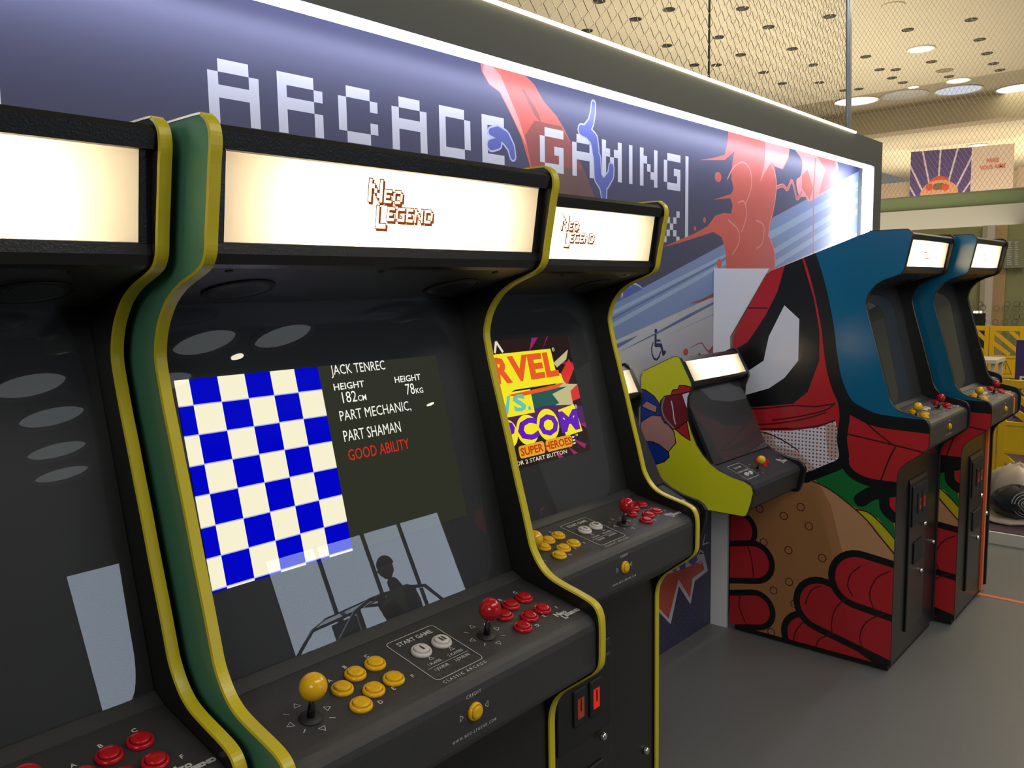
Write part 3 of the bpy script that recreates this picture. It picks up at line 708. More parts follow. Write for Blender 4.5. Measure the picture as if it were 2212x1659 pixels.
# abstract white and black shape
L.append((h_blk, [mm(Z4, [(540, 190), (660, 150), (700, 300), (722, 480), (722, 800), (655, 980), (570, 1050), (260, 1075), (245, 900), (235, 735), (310, 690), (410, 540), (480, 400)])]))
L.append((h_wht, [mm(Z4, [(520, 480), (606, 560), (600, 800), (520, 900), (430, 960), (280, 1003), (280, 880), (400, 800), (430, 660)])]))
L.append((h_red, [mm(Z4, [(610, 168), (625, 170), (700, 420), (735, 640), (725, 640), (690, 440)])]))
for s in [[(300, 1080), (420, 1075), (560, 1060), (700, 1065), (800, 1050)], [(300, 1170), (450, 1165), (620, 1140), (760, 1100)], [(300, 1195), (560, 1195), (720, 1175), (810, 1145)], [(450, 1145), (620, 1120), (760, 1085), (812, 1045)], [(300, 495), (420, 497)], [(865, 1220), (1080, 1270), (1320, 1330)], [(985, 1150), (1060, 1220), (1150, 1290)], [(1160, 1300), (1120, 1380), (1075, 1500)], [(300, 1200), (540, 1190)]]:
    L.append((h_lin, stroke(smoothp(mm(Z4, s), 4), .0035)))
blk = []
for s, w in [([(640, 120), (690, 260), (735, 430), (768, 600), (790, 780), (822, 930), (880, 1050), (970, 1110), (1080, 1150), (1360, 1185)], .028), ([(850, 1000), (868, 1120), (852, 1250), (858, 1380), (740, 1440), (665, 1470), (640, 1480)], .022), ([(858, 1380), (905, 1450), (1000, 1500), (1160, 1525)], .018)]:
    blk += stroke(smoothp(mm(Z4, s), 4), w)
for s, w in [([(545, 190), (580, 180), (700, 125), (770, 110)], .012), ([(840, 305), (900, 270), (1000, 255)], .030), ([(960, 300), (965, 350), (1010, 395)], .022)]:
    blk += stroke(smoothp(mm(V5, s), 3), w)
L.append((h_blk, blk))
kk = .00178
def bar(pts, r, extra, f=V5):
    P = mm(f, pts); L.append((h_blk, stroke(P, (r+extra)*kk/2, n=28))); L.append((h_red, stroke(P, (r-extra*.35)*kk/2, n=28)))
bar([(150, 455), (225, 455)], 85, 22); bar([(100, 618), (300, 618)], 95, 24); bar([(100, 860), (310, 860)], 88, 24)
bar([(560, 990), (760, 1130), (900, 1230)], 105, 26); bar([(640, 835), (1010, 1010), (1100, 1060)], 120, 26); bar([(830, 710), (1010, 770), (1150, 820)], 125, 26)
for s in [[(840, 640), (790, 680), (775, 740), (800, 790)], [(990, 665), (920, 700), (885, 780), (905, 850)], [(640, 740), (590, 760), (560, 830)], [(770, 800), (715, 850), (692, 930), (700, 990)], [(960, 880), (870, 920), (835, 1000), (860, 1070)], [(560, 910), (510, 970), (500, 1040)], [(700, 980), (630, 1010), (605, 1080)], [(270, 540), (290, 610), (300, 710)], [(235, 780), (225, 840), (260, 930)]]:
    L.append((h_lin, stroke(smoothp(mm(V5, s), 3), .0028)))
cabR = make_cabinet('arcade_cabinet', M_blk_mold, h_blue)
sp = [c for c in cabR.children if c.name.startswith('side_panel')][0]
art('side_artwork', side, L, lambda u, v: (-SW-TH+.0002, u, v), h_blue, sp)
cabR2 = copy_tree(cabR); cabR3 = copy_tree(cabR)
G2 = 'arcade cabinets with blue and red pop-art sides'
place(cabR, 3.65-.522, dYR, 'blue arcade cabinet with pop-art burger side, nearest the mural', G2)
place(cabR2, 4.332-.522+.03, .037, 'blue-sided arcade cabinet second in the right-hand row, orange stripe on its front', G2)
cabR3.scale.y = .80
place(cabR3, 5.0-.522+.05, .235, 'third arcade cabinet at the far right, only its panel corner showing', G2)

# white divider board behind the nearest pop-art cabinet
MB().prism([(YW-.002, 0), (YW-.002, 1.765), (1.655, 1.757), (1.845, 1.44), (1.845, 0)], 3.655, 3.673).build('divider_board', mat('white_board', (0.84, 0.84, 0.86), .45))
tag(bpy.data.objects['divider_board'], 'white divider board standing against the mural behind the pop-art cabinet', 'board')

# ------------------------------------------------------------------ wall mounted bartop machines
BX = 3.013; BWd = .527
BP = [(1.93, 1.298), (1.917, 1.328), (1.775, 1.394), (1.757, 1.398), (1.744, 1.390), (1.737, 1.378), (1.690, 1.290), (1.688, 1.272), (1.706, 1.230), (1.708, 1.187), (1.702, 1.13), (1.687, 1.085), (1.664, 1.037), (1.636, 1.0), (1.600, .966), (1.561, .943), (1.505, .924), (1.452, .914), (1.428, .902), (1.418, .889), (1.415, .873), (1.424, .83), (1.437, .790), (1.445, .777), (1.457, .773), (1.604, .773), (1.93, .80)]
def bpn(p): q = onax(p, 0, BX); return (q[1], q[2])
def T3(x, y): return bpn((1300+x/2.765, 650+y/2.765))
b_yel = mat('bartop_yellow', (0.80, 0.77, 0.02), .3); b_blu = mat('bartop_blue', (0.008, 0.045, 0.30), .3); b_pnk = mat('bartop_pink', (0.55, 0.26, 0.23), .3); b_dr = mat('bartop_dark_red', (0.20, 0.012, 0.02), .3); b_gy = mat('bartop_grey', (0.25, 0.27, 0.28), .3)
def make_bartop(name):
    root = empty(name, (BX, 1.93, .773)); O = Vector((BX, 1.93, .773))
    def loc(P): return [(y-O.y, z-O.z) for y, z in P]
    for x0 in (0, BWd-.016):
        mb = MB(); mb.prism(loc(BP), x0+.0008, x0+.0152); mb.build('side_panel', M_black, root)
        mb = MB(); ribbon(mb, loc(BP[1:-1]), x0, x0+.016, .002); mb.build('edge_molding', M_blk_mold, root)
    a, b = .016, BWd-.016
    P = lambda *p: loc(p)
    MB().prism(P((1.925, 1.30), (1.912, 1.322), (1.775, 1.385), (1.757, 1.390), (1.748, 1.384), (1.735, 1.374), (1.748, 1.366), (1.90, 1.29), (1.90, .80), (1.925, .80)), a, b).build('top_hood', M_black, root)
    mb = MB(); mb.prism(P((1.692, 1.296), (1.690, 1.285), (1.697, 1.272), (1.725, 1.262), (1.80, 1.262), (1.80, 1.27), (1.71, 1.285)), a, b)
    for q in (a, b-.012): mb.prism(P((1.7325, 1.3745), (1.691, 1.2955), (1.703, 1.290), (1.745, 1.370)), q, q+.012)
    mb.build('marquee_frame', M_black, root)
    mz = lambda v: (1.6915+(v-1.2945)*(1.7330-1.6915)/(1.3755-1.2945))-O.y
    s = .62; cx = BWd/2-.035
    tr = lambda PP: [[(cx+x*s, 1.340+y*s) for x, y in p] for p in PP]
    art('marquee_panel', [(a+.010, 1.2945), (b-.010, 1.2945), (b-.010, 1.3755), (a+.010, 1.3755)], [(M_mqbr, tr(logo_polys(.0016))), (M_mqor, tr(logo_polys(0)))], lambda u, v: (u, mz(v), v-O.z), M_mq, root)
    MB().tube([(.13, 1.80-O.y, 1.325-O.z), (BWd-.13, 1.80-O.y, 1.325-O.z)], .010, 8).build('backlight_tube', M_tube, root)
    g0, g1 = (1.585, .962), (1.735, 1.265)
    d = Vector((g1[0]-g0[0], g1[1]-g0[1])).normalized(); n = Vector((d.y, -d.x))
    def q(p, o): return (p[0]+n.x*o, p[1]+n.y*o)
    MB().prism(loc([g0, g1, q(g1, .003), q(g0, .003)]), a, b).build('screen_glass', M_glass, root)
    MB().prism(loc([q(g0, .006), q(g1, .006), q(g1, .02), q(g0, .02)]), a, b).build('monitor', mat('dark_monitor', (0.018, 0.018, 0.019), .5), root)
    cp = MB().prism(P((1.59, .955), (1.46, .898), (1.442, .888), (1.436, .872), (1.452, .792), (1.47, .785), (1.62, .785), (1.62, .955)), a, b).build('control_panel', M_panel, root)
    sl = (.955-.898)/(1.59-1.46)
    F = lambda x, y, h=.0006: (x, y-O.y, .898+(y-1.46)*sl-O.z+h)
    nb = Vector((0, -sl, 1)).normalized(); Rb = Vector((0, 0, 1)).rotation_difference(nb).to_matrix().to_4x4()
    PM = lambda x, y: Matrix.Translation(F(x, y, 0)) @ Rb
    joystick(cp, PM(.225, 1.505), M_ybtn, .95)
    for x, y in ((.295, 1.535), (.322, 1.548), (.350, 1.550), (.298, 1.505), (.325, 1.518), (.353, 1.520)): button(cp, PM(x, y), .0125, M_rbtn)
    pr = MB(); FF = lambda x, y: F(x, y)
    rr = rrect(.075, .185, 1.475, 1.565, .008); put_polys(pr, stroke(rr+[rr[0]], .0009, caps=False), FF)
    for y in (1.545, 1.52): put_text(pr, 'START GAME' if y > 1.53 else '1 PLAYER  2 PLAYERS', FF, (.13, y), .012, bold=.02, sx=.8)
    marks_around(pr, .225, 1.505, FF); put_polys(pr, [[(x*.55+.435, y*.55+1.50) for x, y in p] for p in logo_polys(.0014)], lambda x, y: F(x, y, .0005))
    pr.build('panel_lettering', M_print, cp)
    for x in (.112, .148): button(cp, PM(x, 1.498), .011, M_wbtn, 'start_button')
    MB().prism(P((1.46, .785), (1.60, .783), (1.92, .81), (1.92, .82), (1.60, .795)), a, b).build('base_panel', M_black, root)
    return root, O
bt, O = make_bartop('bartop_machine'); bt2 = copy_tree(bt)
bt2.location.x = 2.65-BWd
tag(bt, 'yellow-sided bartop arcade machine mounted on the mural beneath the wheelchair symbol', 'arcade machine', 'bartop machines on the wall')
tag(bt2, 'black bartop arcade machine on the wall mostly hidden behind the third yellow-edged cabinet', 'arcade machine', 'bartop machines on the wall')
L = []
ol = .0042
def shape(m, pts, line=True, sm=0):
    P = mm(T3, pts); P = smoothp(P, sm, True) if sm else P
    if line: L.append((h_blk, stroke(P+[P[0]], ol)))
    L.append((m, [P]))
shape(b_blu, [(215, 525), (260, 535), (310, 570), (345, 620), (352, 680), (300, 688), (245, 722), (215, 722)])
shape(b_pnk, [(240, 628), (268, 600), (326, 632), (322, 665), (280, 648)], True)
shape(h_red, [(415, 560), (425, 535), (455, 532), (465, 508), (495, 508), (540, 520), (540, 700), (500, 700), (525, 830), (480, 800), (440, 765), (455, 700)])
shape(b_dr, [(352, 600), (375, 572), (470, 558), (545, 540), (530, 700), (450, 760), (420, 765), (370, 715), (352, 660)])
L.append((h_wht, [mm(T3, [(480, 558), (545, 540), (530, 690), (500, 620)])]))
L.append((b_gy, stroke(smoothp(mm(T3, [(372, 578), (360, 620), (362, 665), (380, 705), (430, 760)]), 3), .0035)))
L.append((h_wht, stroke(smoothp(mm(T3, [(415, 600), (425, 650), (430, 700), (440, 735)]), 3), .0025)))
shape(b_pnk, [(215, 745), (250, 715), (300, 685), (350, 690), (372, 730), (395, 742), (428, 782), (440, 845), (395, 900), (310, 840), (250, 838), (215, 838)])
shape(b_blu, [(215, 842), (290, 842), (340, 860), (395, 905), (400, 930), (372, 958), (320, 975), (303, 1025), (260, 990), (215, 990)])
spb = [c for c in bt.children if c.name.startswith('side_panel') and abs(c.data.vertices[0].co.x) < .01][0]
art('side_artwork', [(y, z) for y, z in BP], L, lambda u, v: (.0004, u-O.y, v-O.z), b_yel, spb)

# ------------------------------------------------------------------ chain-link fence above the fascia
fe = empty('chain_link_fence', (0.8, 1.865, 2.56)); tag(fe, 'galvanised chain-link fence on top of the grey fascia', 'fence')
M_wire = mat('galvanised_wire', (0.55, 0.52, 0.42), .3, metal=.9); M_galv = mat('galvanised_post', (0.60, 0.62, 0.65), .35, metal=.25, noise=.2, nscale=30)
mb = MB(); px_, pzt = .0375, .033; n = int((5.13-.8)/px_)
for i in range(n):
    xx = i*px_; pts = []; k = 0; z = .02
    while z < 1.25:
        s = (k+i) % 2
        pts.append((xx+(px_*1.04 if s else -px_*.04), .003*(1 if s else -1), z)); z += pzt; k += 1
    mb.tube(pts, .0014, 4, caps=False, smooth=False)
wm = mb.build('wire_mesh', M_wire, fe)
MB().tube([(.0, 0, .02), (4.36, 0, .02)], .003, 6).build('tension_wire', M_wire, fe)
MB().tube([(2.70, .02, .0), (2.70, .02, 1.25)], .005, 8).build('post', mat('dark_post', (0.10, 0.10, 0.10), .5), fe)
mb = MB(); mb.tube([(4.385, 0, .0), (4.30, 0, 1.3)], .017, 14); mb.build('post', M_galv, fe)
mb = MB(); mb.tube([(4.345, -.005, .0), (4.262, -.005, 1.3)], .007, 10); mb.build('tension_bar', M_galv, fe)

# ------------------------------------------------------------------ concourse beyond
M_ceil = mat('cream_ceiling', (0.62, 0.55, 0.40), .8, noise=.04, nscale=2)
st(MB().box(-2, 18.0, -4.0, 9, 5.5, 5.6).build('ceiling', M_ceil))
st(MB().box(18.0, 20.6, -4.0, 9, 5.62, 5.72).build('trim_2', mat('ceiling_band', (0.40, 0.34, 0.22), .7)))
st(MB().box(20.6, 21.2, -4.0, 9, 5.12, 5.72).build('trim_3', mat('ceiling_beam', (0.42, 0.34, 0.20), .7)))
st(MB().box(21.2, 31, -4.0, 9, 5.15, 5.25).build('ceiling_far', M_ceil))
st(MB().box(30.9, 31, -4, 9, 0, 5.25).build('wall_far', mat('cream_wall', (0.66, 0.55, 0.36), .8)))
M_hole = mat('spot_black', (0.02, 0.016, 0.01), .5); M_dl = emat('downlight_glow', '#fff2cc', 9)
hole = None
HP = [(1373,41),(1445,20),(1440,98),(1552,80),(1500,140),(1650,156),(1712,105),(1756,140),(1770,178),(1822,195),(1792,35),(1660,58),(1600,118),(1604,18),(1294,2),(1870,122),(1935,150),(1961,64),(1900,150),(1927,168),(1950,178),(2098,42),(2116,85),(2132,115),(2146,137),(2160,151),(2012,133),(2050,165),(1855,192),(1268,66),(1690,180),(1548,140)]
def disc(name, m, x, y, z, r, sq=1):
    return MB().lathe([(r*1.05, .0), (r, -.012), (r*.85, -.012), (r*.8, -.006)], n=18).build(name, m, loc=(x, y, z))
ORD = ['leftmost', 'second', 'third', 'fourth', 'fifth', 'sixth', 'seventh', 'eighth', 'ninth', 'tenth', 'eleventh', 'twelfth', 'thirteenth', 'fourteenth', 'fifteenth', 'sixteenth', 'seventeenth', 'eighteenth', 'nineteenth', 'twentieth']
spot_label = {}
for nm_, grp_ in (('seen through the chain-link fence', sorted(p for p in HP if p[0] < 1838)), ('right of the fence post', sorted(p for p in HP if p[0] >= 1838))):
    for k_, p in enumerate(grp_):
        spot_label[p] = 'small dark recessed ceiling spot %s, %s from the left' % (nm_, ORD[k_]) if k_ else 'small dark recessed ceiling spot %s, leftmost of them' % nm_
first = None
for i, p in enumerate(HP):
    q = onax(p, 2, 5.5)
    if first is None:
        first = o = disc('recessed_spot', M_hole, q[0], q[1], 5.5, .085)
    else:
        o = first.copy(); COL.objects.link(o); o.location = (q[0], q[1], 5.5)
    tag(o, spot_label[p], 'ceiling spot', 'dark recessed spots in the cream ceiling')
for (p, z, r, lb) in [((1989, 105), 5.5, .20, 'large bright round downlight in the cream ceiling at upper right'), ((2070, 173), 5.5, .20, 'bright round downlight in the cream ceiling just before the skylight band'), ((1973, 187), 5.5, .10, 'small bright downlight in the cream ceiling beside the skylight band'),
                      ((2113, 313), 5.15, .22, 'bright downlight above the white poster on the mezzanine'), ]:
    q = onax(p, 2, z); root = empty('downlight', (q[0], q[1], z)); tag(root, lb, 'ceiling light', 'round downlights')
    MB().lathe([(r*1.12, 0), (r*1.1, -.02), (r, -.02), (r*.98, .0)], n=24).build('trim_ring', mat('light_trim', (.7, .65, .5), .4), root)
    MB().lathe([(r*.98, -.004), (r*.9, -.012)], n=24).build('lamp', M_dl, root)
q = onax((1929, 11), 2, 5.5); root = empty('ceiling_speaker', (q[0], q[1], 5.5)); tag(root, 'round grey ceiling speaker grille in the cream ceiling', 'speaker')
MB().lathe([(.16, 0), (.155, -.015), (.14, -.015)], n=24).build('rim', mat('speaker_rim', (.6, .52, .36), .5), root)
MB().lathe([(.138, -.004), (.12, -.013)], n=24).build('grille', mat('speaker_mesh', (.16, .13, .08), .6, noise=.6, nscale=60), root)
q = onax((2040, 152), 2, 5.5); o = disc('air_vent', mat('vent_brown', (.25, .2, .1), .6), q[0], q[1], 5.5, .14); tag(o, 'flat round brown air vent in the cream ceiling', 'vent')
for (p, m, lb) in [((1850, 218), emat('skylight_warm', '#fff8e0', 4), 'bright oval skylight behind the fence post'), ((1955, 204), mat('skylight_grey', (.5, .52, .52), .5), 'dim grey skylight in the ceiling band'), ((2070, 194), emat('skylight_blue', '#dfe6f4', .85), 'pale blue round skylight in the ceiling band'), ((2205, 190), emat('skylight_warm', '#fff8e0', 4), 'bright skylight at the right edge of the ceiling band')]:
    q = onax(p, 2, 5.62); root = empty('skylight', (q[0], q[1], 5.62)); tag(root, lb, 'skylight', 'skylights in the ceiling band')
    MB().lathe([(.47, 0), (.465, -.02), (.45, -.02), (.44, .0)], n=32).build('rim', mat('skylight_rim', (.55, .52, .45), .5), root)
    MB().lathe([(.435, -.004), (.42, -.010)], n=32).build('pane', m, root)
# mezzanine
Xm = 18.0
def zx(p, X): return onax(p, 0, X)
st(MB().box(Xm, Xm+.3, -4, 9, 2.60, 3.10).build('trim_4', mat('white_parapet', (0.33, 0.32, 0.28), .7)))
st(MB().box(Xm+.3, 30.9, -4, 9, 2.60, 2.70).build('trim_5', mat('mezzanine_slab', (0.4, 0.38, 0.33), .7)))
rl = empty('glass_balustrade', (Xm+.1, 3, 3.10)); tag(rl, 'green glass balustrade on the mezzanine edge', 'balustrade')
MB().box(-.02, .0, -6.5, 5.5, .0, .27).build('glass_panel', mat('green_glass', (0.15, 0.19, 0.095), .15), rl)
MB().box(-.05, .03, -6.5, 5.5, .265, .285).build('handrail', mat('rail', (.12, .1, .08), .4), rl)
MB().box(-.04, .02, -6.5, 5.5, -.03, .01).build('shoe_rail', mat('shoe', (.35, .40, .28), .5), rl)
for y in (1.4, -1.0, 3.9): MB().box(.01, .05, y-.05, y+.05, 0, .25).build('post', mat('rail_post', (.14, .17, .08), .5), rl)
# posters
Xp = 24.0
def pp(p): q = zx(p, Xp); return (q[1], q[2])
K = lambda x, y: pp((1900+x/6.913, 280+y/6.913))
p_pur = mat('poster_purple', (0.085, 0.055, 0.20), .6); p_ln = mat('poster_line', (.6, .5, .6), .6); p_or = mat('poster_red', (.6, .08, .03), .6); p_fl = mat('poster_flesh', (.65, .32, .18), .6); p_dk = mat('poster_grey', (.18, .12, .08), .6); p_w = mat('poster_white', (.62, .50, .42), .6)
L = []
for s in [[(400, 420), (640, 920)], [(640, 300), (760, 900)], [(915, 260), (880, 760)], [(1180, 240), (1010, 850)], [(1400, 360), (1110, 930)], [(1380, 740), (1230, 960)], [(400, 770), (540, 1010)]]: L.append((p_ln, stroke(mm(K, s), .022, caps=False)))
L.append((p_or, [circle(K(885, 830), .26, 24, .24)]))
L.append((p_fl, [circle(K(885, 960), .46, 24, .36)])); L.append((p_dk, [rrect(K(960, 900)[0], K(800, 900)[0], K(880, 900)[1], K(880, 800)[1], .05)])); L.append((p_or, [circle(K(745, 860), .09), circle(K(985, 860), .09)]))
a = K(470, 322); b = K(1382, 262); c = K(1350, 1000)
po = art('poster', [(b[0], c[1]-.5), (a[0], c[1]-.5), (a[0], a[1]-.02), (b[0], b[1]+.0)], L, lambda u, v: (Xp, u, v), p_pur)
tag(po, 'purple poster with radiating white lines hanging above the mezzanine', 'poster')
tx = MB(); a2 = K(2020, 205)
po2 = MB().add([(Xp, b[0], c[1]-.5), (Xp, a2[0], c[1]-.5), (Xp, a2[0], a2[1]), (Xp, b[0]-.005, b[1]+.01)], [(0, 1, 2, 3)]).build('poster', p_w)
tag(po2, 'white poster with small red PARIS VOUS AIME lettering beside the purple one', 'poster')
f = lambda u, v: (Xp-.01, -u, v)
for s, (x, y), sz in (('PARIS', (1690, 465), .15), ('VOUS AIME', (1690, 560), .15)):
    q = K(x, y); put_text(tx, s, f, (-q[0], q[1]), sz, bold=.01, sx=.75)
tx.build('lettering', p_or, po2)
for y0_, y1_, z_ in ((7.0, 9.0, 4.35), (-4, 4.5, 4.45)):
    st(MB().box(24.1, 24.2, y0_, y1_, 2.7, z_).build('wall_mezzanine', mat('beige_wall', (.42, .33, .24), .7)))
# protective net
ne = MB(); Xn = 9.0; s_ = .042; y0_, y1_, z0_, z1_ = 1.05, 4.6, 2.53, 5.2
for i in range(-70, 90):
    for sg in (1, -1):
        yy = y0_+i*s_; pts = []
        a, b = (yy, z0_), (yy+sg*(z1_-z0_)*.62, z1_)
        def clip(t): return (a[0]+(b[0]-a[0])*t, a[1]+(b[1]-a[1])*t)
        t0, t1 = 0.0, 1.0
        for lim, side_ in ((y0_, -1), (y1_, 1)):
            da = (a[0]-lim)*side_; db = (b[0]-lim)*side_
            if da > 0 and db > 0: t0, t1 = 1, 0; break
            if da*db < 0:
                t = da/(da-db)
                if da > 0: t0 = max(t0, t)
                else: t1 = min(t1, t)
        if t1-t0 > .01:
            p, q = clip(t0), clip(t1); ne.tube([(Xn, p[0], p[1]), (Xn, q[0], q[1])], .0014, 3, caps=False, smooth=False)
nt_ = ne.build('protective_net', mat('net_cord', (.33, .29, .20), .7)); tag(nt_, 'fine diamond netting hung across the concourse at right', 'net')

# lower far wall: glazed shopfront
Xg = 16.0
st(MB().box(Xg, Xg+.05, -4, 9, 0, 2.6).build('wall_shopfront', mat('olive_curtain_wall', (0.30, 0.31, 0.15), .5, noise=.1, nscale=3)))
def yspan(x0, x1, y=600): return sorted((zx((x0, y), Xg-.02)[1], zx((x1, y), Xg-.02)[1]))
for i, (xa, xb, c) in enumerate([(2121, 2132, (.42, .40, .30)), (2132, 2148, (.62, .57, .48))]):
    a, b = yspan(xa, xb); st(MB().box(Xg-.12, Xg-.01, a, b, 0, 2.6).build('trim_%d' % (6+i), mat('shop_column_%d' % i, c, .6)))
a, b = yspan(2148, 2172); st(MB().box(Xg-.03, Xg-.005, a, b, 0, 2.6).build('trim_8', mat('tan_partition', (.50, .34, .17), .6)))
mb = MB(); 
for p in [(2098,658),(2117,657),(2123,664),(2152,666),(2176,657),(2196,657),(2172,666),(2196,667),(2176,684),(2196,684),(2123,693),(2150,696),(2171,696),(2193,695),(2164,586),(2192,586),(2168,725),(2190,727),(2209,684),(2209,657)]:
    q = zx(p, Xg-.14); c = circle((q[1], q[2]), .045, 14); put_polys(mb, stroke(c+[c[0]], .005, caps=False), lambda u, v: (Xg-.14, u, v))
rg = mb.build('ring_decals', mat('ring_grey', (.16, .16, .12), .6)); tag(rg, 'rows of thin grey ring decals on the far glazed wall', 'decals', kind='stuff')
ib = empty('information_board', tuple(zx((2193, 548), Xg-.16))); tag(ib, 'far information board with two blocks of pale text lines', 'board')
q0, q1 = zx((2172, 518), Xg-.16), zx((2216, 578), Xg-.16); bo_ = zx((2193, 548), Xg-.16)
MB().box(-.01, .01, q1[1]-bo_[1], q0[1]-bo_[1], q1[2]-bo_[2], q0[2]-bo_[2]).build('panel', mat('board_olive', (.26, .27, .17), .5), ib)
for x0_, x1_ in ((2175, 2186), (2192, 2200)):
    mb = MB()
    for k in range(13):
        a = zx((x0_, 522+k*4), Xg-.175); b = zx((x1_-(k*7 % 4), 523.6+k*4), Xg-.175)
        mb.box(-.014, -.012, b[1]-bo_[1], a[1]-bo_[1], b[2]-bo_[2], a[2]-bo_[2])
    mb.build('text_lines', mat('pale_text', (.55, .6, .65), .5), ib)

# low carpeted platform with white edge
st(MB().box(5.95, 15.9, -4, 8.9, 0, .075).build('trim_9', mat('white_edge', (.62, .58, .50), .6)))
st(MB().box(5.975, 15.88, -3.98, 8.88, .075, .08).build('carpet', mat('plum_carpet', (.065, .035, .045), .9, noise=.3, nscale=80)))
# yellow folding barriers
M_bar = mat('yellow_barrier_plastic', (0.80, 0.50, 0.008), .4)
def barrier(nsec, w, h, loc, label, sign=True):
    root = empty('folding_barrier', loc); tag(root, label, 'barrier', 'yellow folding barriers')
    for s in range(nsec):
        y1 = -s*w; y0 = y1-w+.012; mb = MB(); t = .02
        mb.box(-t, t, y0, y0+.05, .02, h+.004); mb.box(-t, t, y1-.05, y1, .02, h+.004)
        mb.box(-t*.95, t*.95, y0+.01, y1-.01, h-.06, h); mb.box(-t*.6, t*.6, y0+.01, y1-.01, h*.36, h*.62); mb.box(-t*.9, t*.9, y0+.01, y1-.01, h*.6, h*.63); mb.box(-t*.9, t*.9, y0+.01, y1-.01, h*.35, h*.38)
        for (a, b) in (((y1-.02, h*.95), (y0+.02, h*.64)), ((y1-.02, h*.80), (y0+.16*w/.4, h*.64)), ((y1-.2*w/.4, h*.97), (y0+.02, h*.80)),
                       ((y1-.02, h*.34), (y0+.06, h*.06)), ((y0+.02, h*.34), (y1-.06, h*.06))):
            d = Vector((0, b[0]-a[0], b[1]-a[1])).normalized(); nrm = Vector((0, -d.z, d.y))*.022; A = Vector((0, *a)); B = Vector((0, *b))
            vs = [A-nrm, A+nrm, B+nrm, B-nrm]; tt = t*(.70+.03*(len(mb.v) % 5)); vs = [v+Vector((-tt, 0, 0)) for v in vs]+[v+Vector((tt, 0, 0)) for v in vs]
            mb.add(vs, [(0, 1, 2, 3), (7, 6, 5, 4), (0, 4, 5, 1), (1, 5, 6, 2), (2, 6, 7, 3), (3, 7, 4, 0)])
        sec = mb.build('barrier_section', M_bar, root)
        MB().box(-.045, .045, y1-.045, y1-.005, 0, .03).build('foot', M_bar, sec)
        if sign:
            m2 = MB(); yc = (y0+y1)/2; T = [(yc-.07, h*.40), (yc+.07, h*.40), (yc, h*.57), (yc-.07, h*.40)]
            put_polys(m2, stroke(T, .004, caps=False)+stroke([(yc, h*.52), (yc, h*.46)], .005)+[circle((yc, h*.43), .006)], lambda u, v: (-t*.6-.002, u, v))
            m2.build('warning_symbol', mat('warning_print', (.25, .13, .01), .6), sec)
    return root
q = onax((2132, 1060), 2, .08)
barrier(7, .36, .86, (7.15, 1.74, .08), 'near yellow folding barrier standing beyond the last arcade cabinet', False)
barrier(10, .40, 1.02, (12.2, 3.3, .08), 'far yellow folding barrier with warning triangle in front of the glazed wall')
# purple sign
sg = empty('sign_board', (9.0, 1.62, .08)); tag(sg, 'purple sign board with white Esp lettering at the right edge', 'sign')
MB().box(-.02, .02, -.62, .0, .30, 1.045).build('panel', mat('sign_purple', (.06, .035, .16), .5), sg)
for y in (-.05, -.57): MB().box(-.15, .15, y-.02, y+.02, 0, .30).build('foot', mat('sign_foot', (.05, .05, .06), .5), sg)
mb = MB(); f = lambda u, v: (-.021, -u, v); put_text(mb, 'Esp', f, (.035, .66), .12, align='LEFT', bold=.03); mb.build('lettering', mat('sign_white', (.8, .8, .8), .5), sg)
mb = MB(); put_text(mb, 'Si', f, (.055, .54), .12, align='LEFT', bold=.03); mb.build('lettering', mat('sign_yellow', (.7, .5, .1), .5), sg)
# white table, black display box
tb = empty('side_table', (11.0, 2.43, .08)); tag(tb, 'small white table in front of the far yellow barrier', 'table')
MB().box(-.25, .25, -.30, .12, .66, .70).build('table_top', mat('white_table', (.62, .60, .55), .4), tb)
for x in (-.2, .2):
    for y in (-.26, .08): MB().box(x-.02, x+.02, y-.02, y+.02, 0, .66).build('leg', mat('white_table', (.62, .60, .55), .4), tb)
q = zx((2110, 700), 15.2); db = empty('display_stand', (15.2, q[1], .08)); tag(db, 'black display stand with small warm lamps by the shop column', 'display stand')
MB().box(-.15, .15, -.09, .09, 0, 1.08).build('cabinet_body', M_blackin, db)
for y in (-.05, 0, .04): MB().lathe(sph(.018), Matrix.Translation((0, y, 1.10)), 10).build('lamp', emat('small_lamp', '#ffd890', 8), db)
# sack on sheet
random.seed(3)
bx_, by_ = 6.35, 1.12
def lump(cx, cy, cz, rx, ry, rz_, seed, n=18, m=12, amp=.12):
    rnd = random.Random(seed); ph = [rnd.uniform(0, 6.28) for _ in range(6)]; vs = []; fs = []
    for i in range(m+1):
        th = math.pi*i/m
        for k in range(n):
            t = 2*math.pi*k/n; w = 1+amp*(math.sin(3*t+ph[0])*math.sin(2*th+ph[1])+.6*math.sin(5*t+ph[2]+3*th)+.4*math.sin(9*t+ph[3]+5*th+ph[4]))
            vs.append((cx+rx*math.sin(th)*math.cos(t)*w, cy+ry*math.sin(th)*math.sin(t)*w, max(cz-rz_*math.cos(th)*w, .001)))
    for i in range(m):
        for k in range(n): fs.append((i*n+k, i*n+(k+1) % n, (i+1)*n+(k+1) % n, (i+1)*n+k))
    return vs, fs
sk = empty('sack', (bx_, by_, .08)); tag(sk, 'pale plastic sack holding a black printed bag on the carpeted platform', 'sack')
mb = MB(); v, fc = lump(.08, -.02, .15, .15, .21, .21, 4, amp=.10); mb.add(v, fc, True); v, fc = lump(.0, -.03, .015, .20, .26, .035, 9); mb.add(v, fc, True)
mb.build('plastic_sheet', mat('cloudy_plastic', (.50, .40, .30), .45), sk)
mb = MB(); v, fc = lump(-.07, -.05, .13, .12, .18, .115, 6, amp=.07); mb.add(v, fc, True); bb = mb.build('black_bag', mat('black_bag_plastic', (.02, .02, .022), .25), sk)
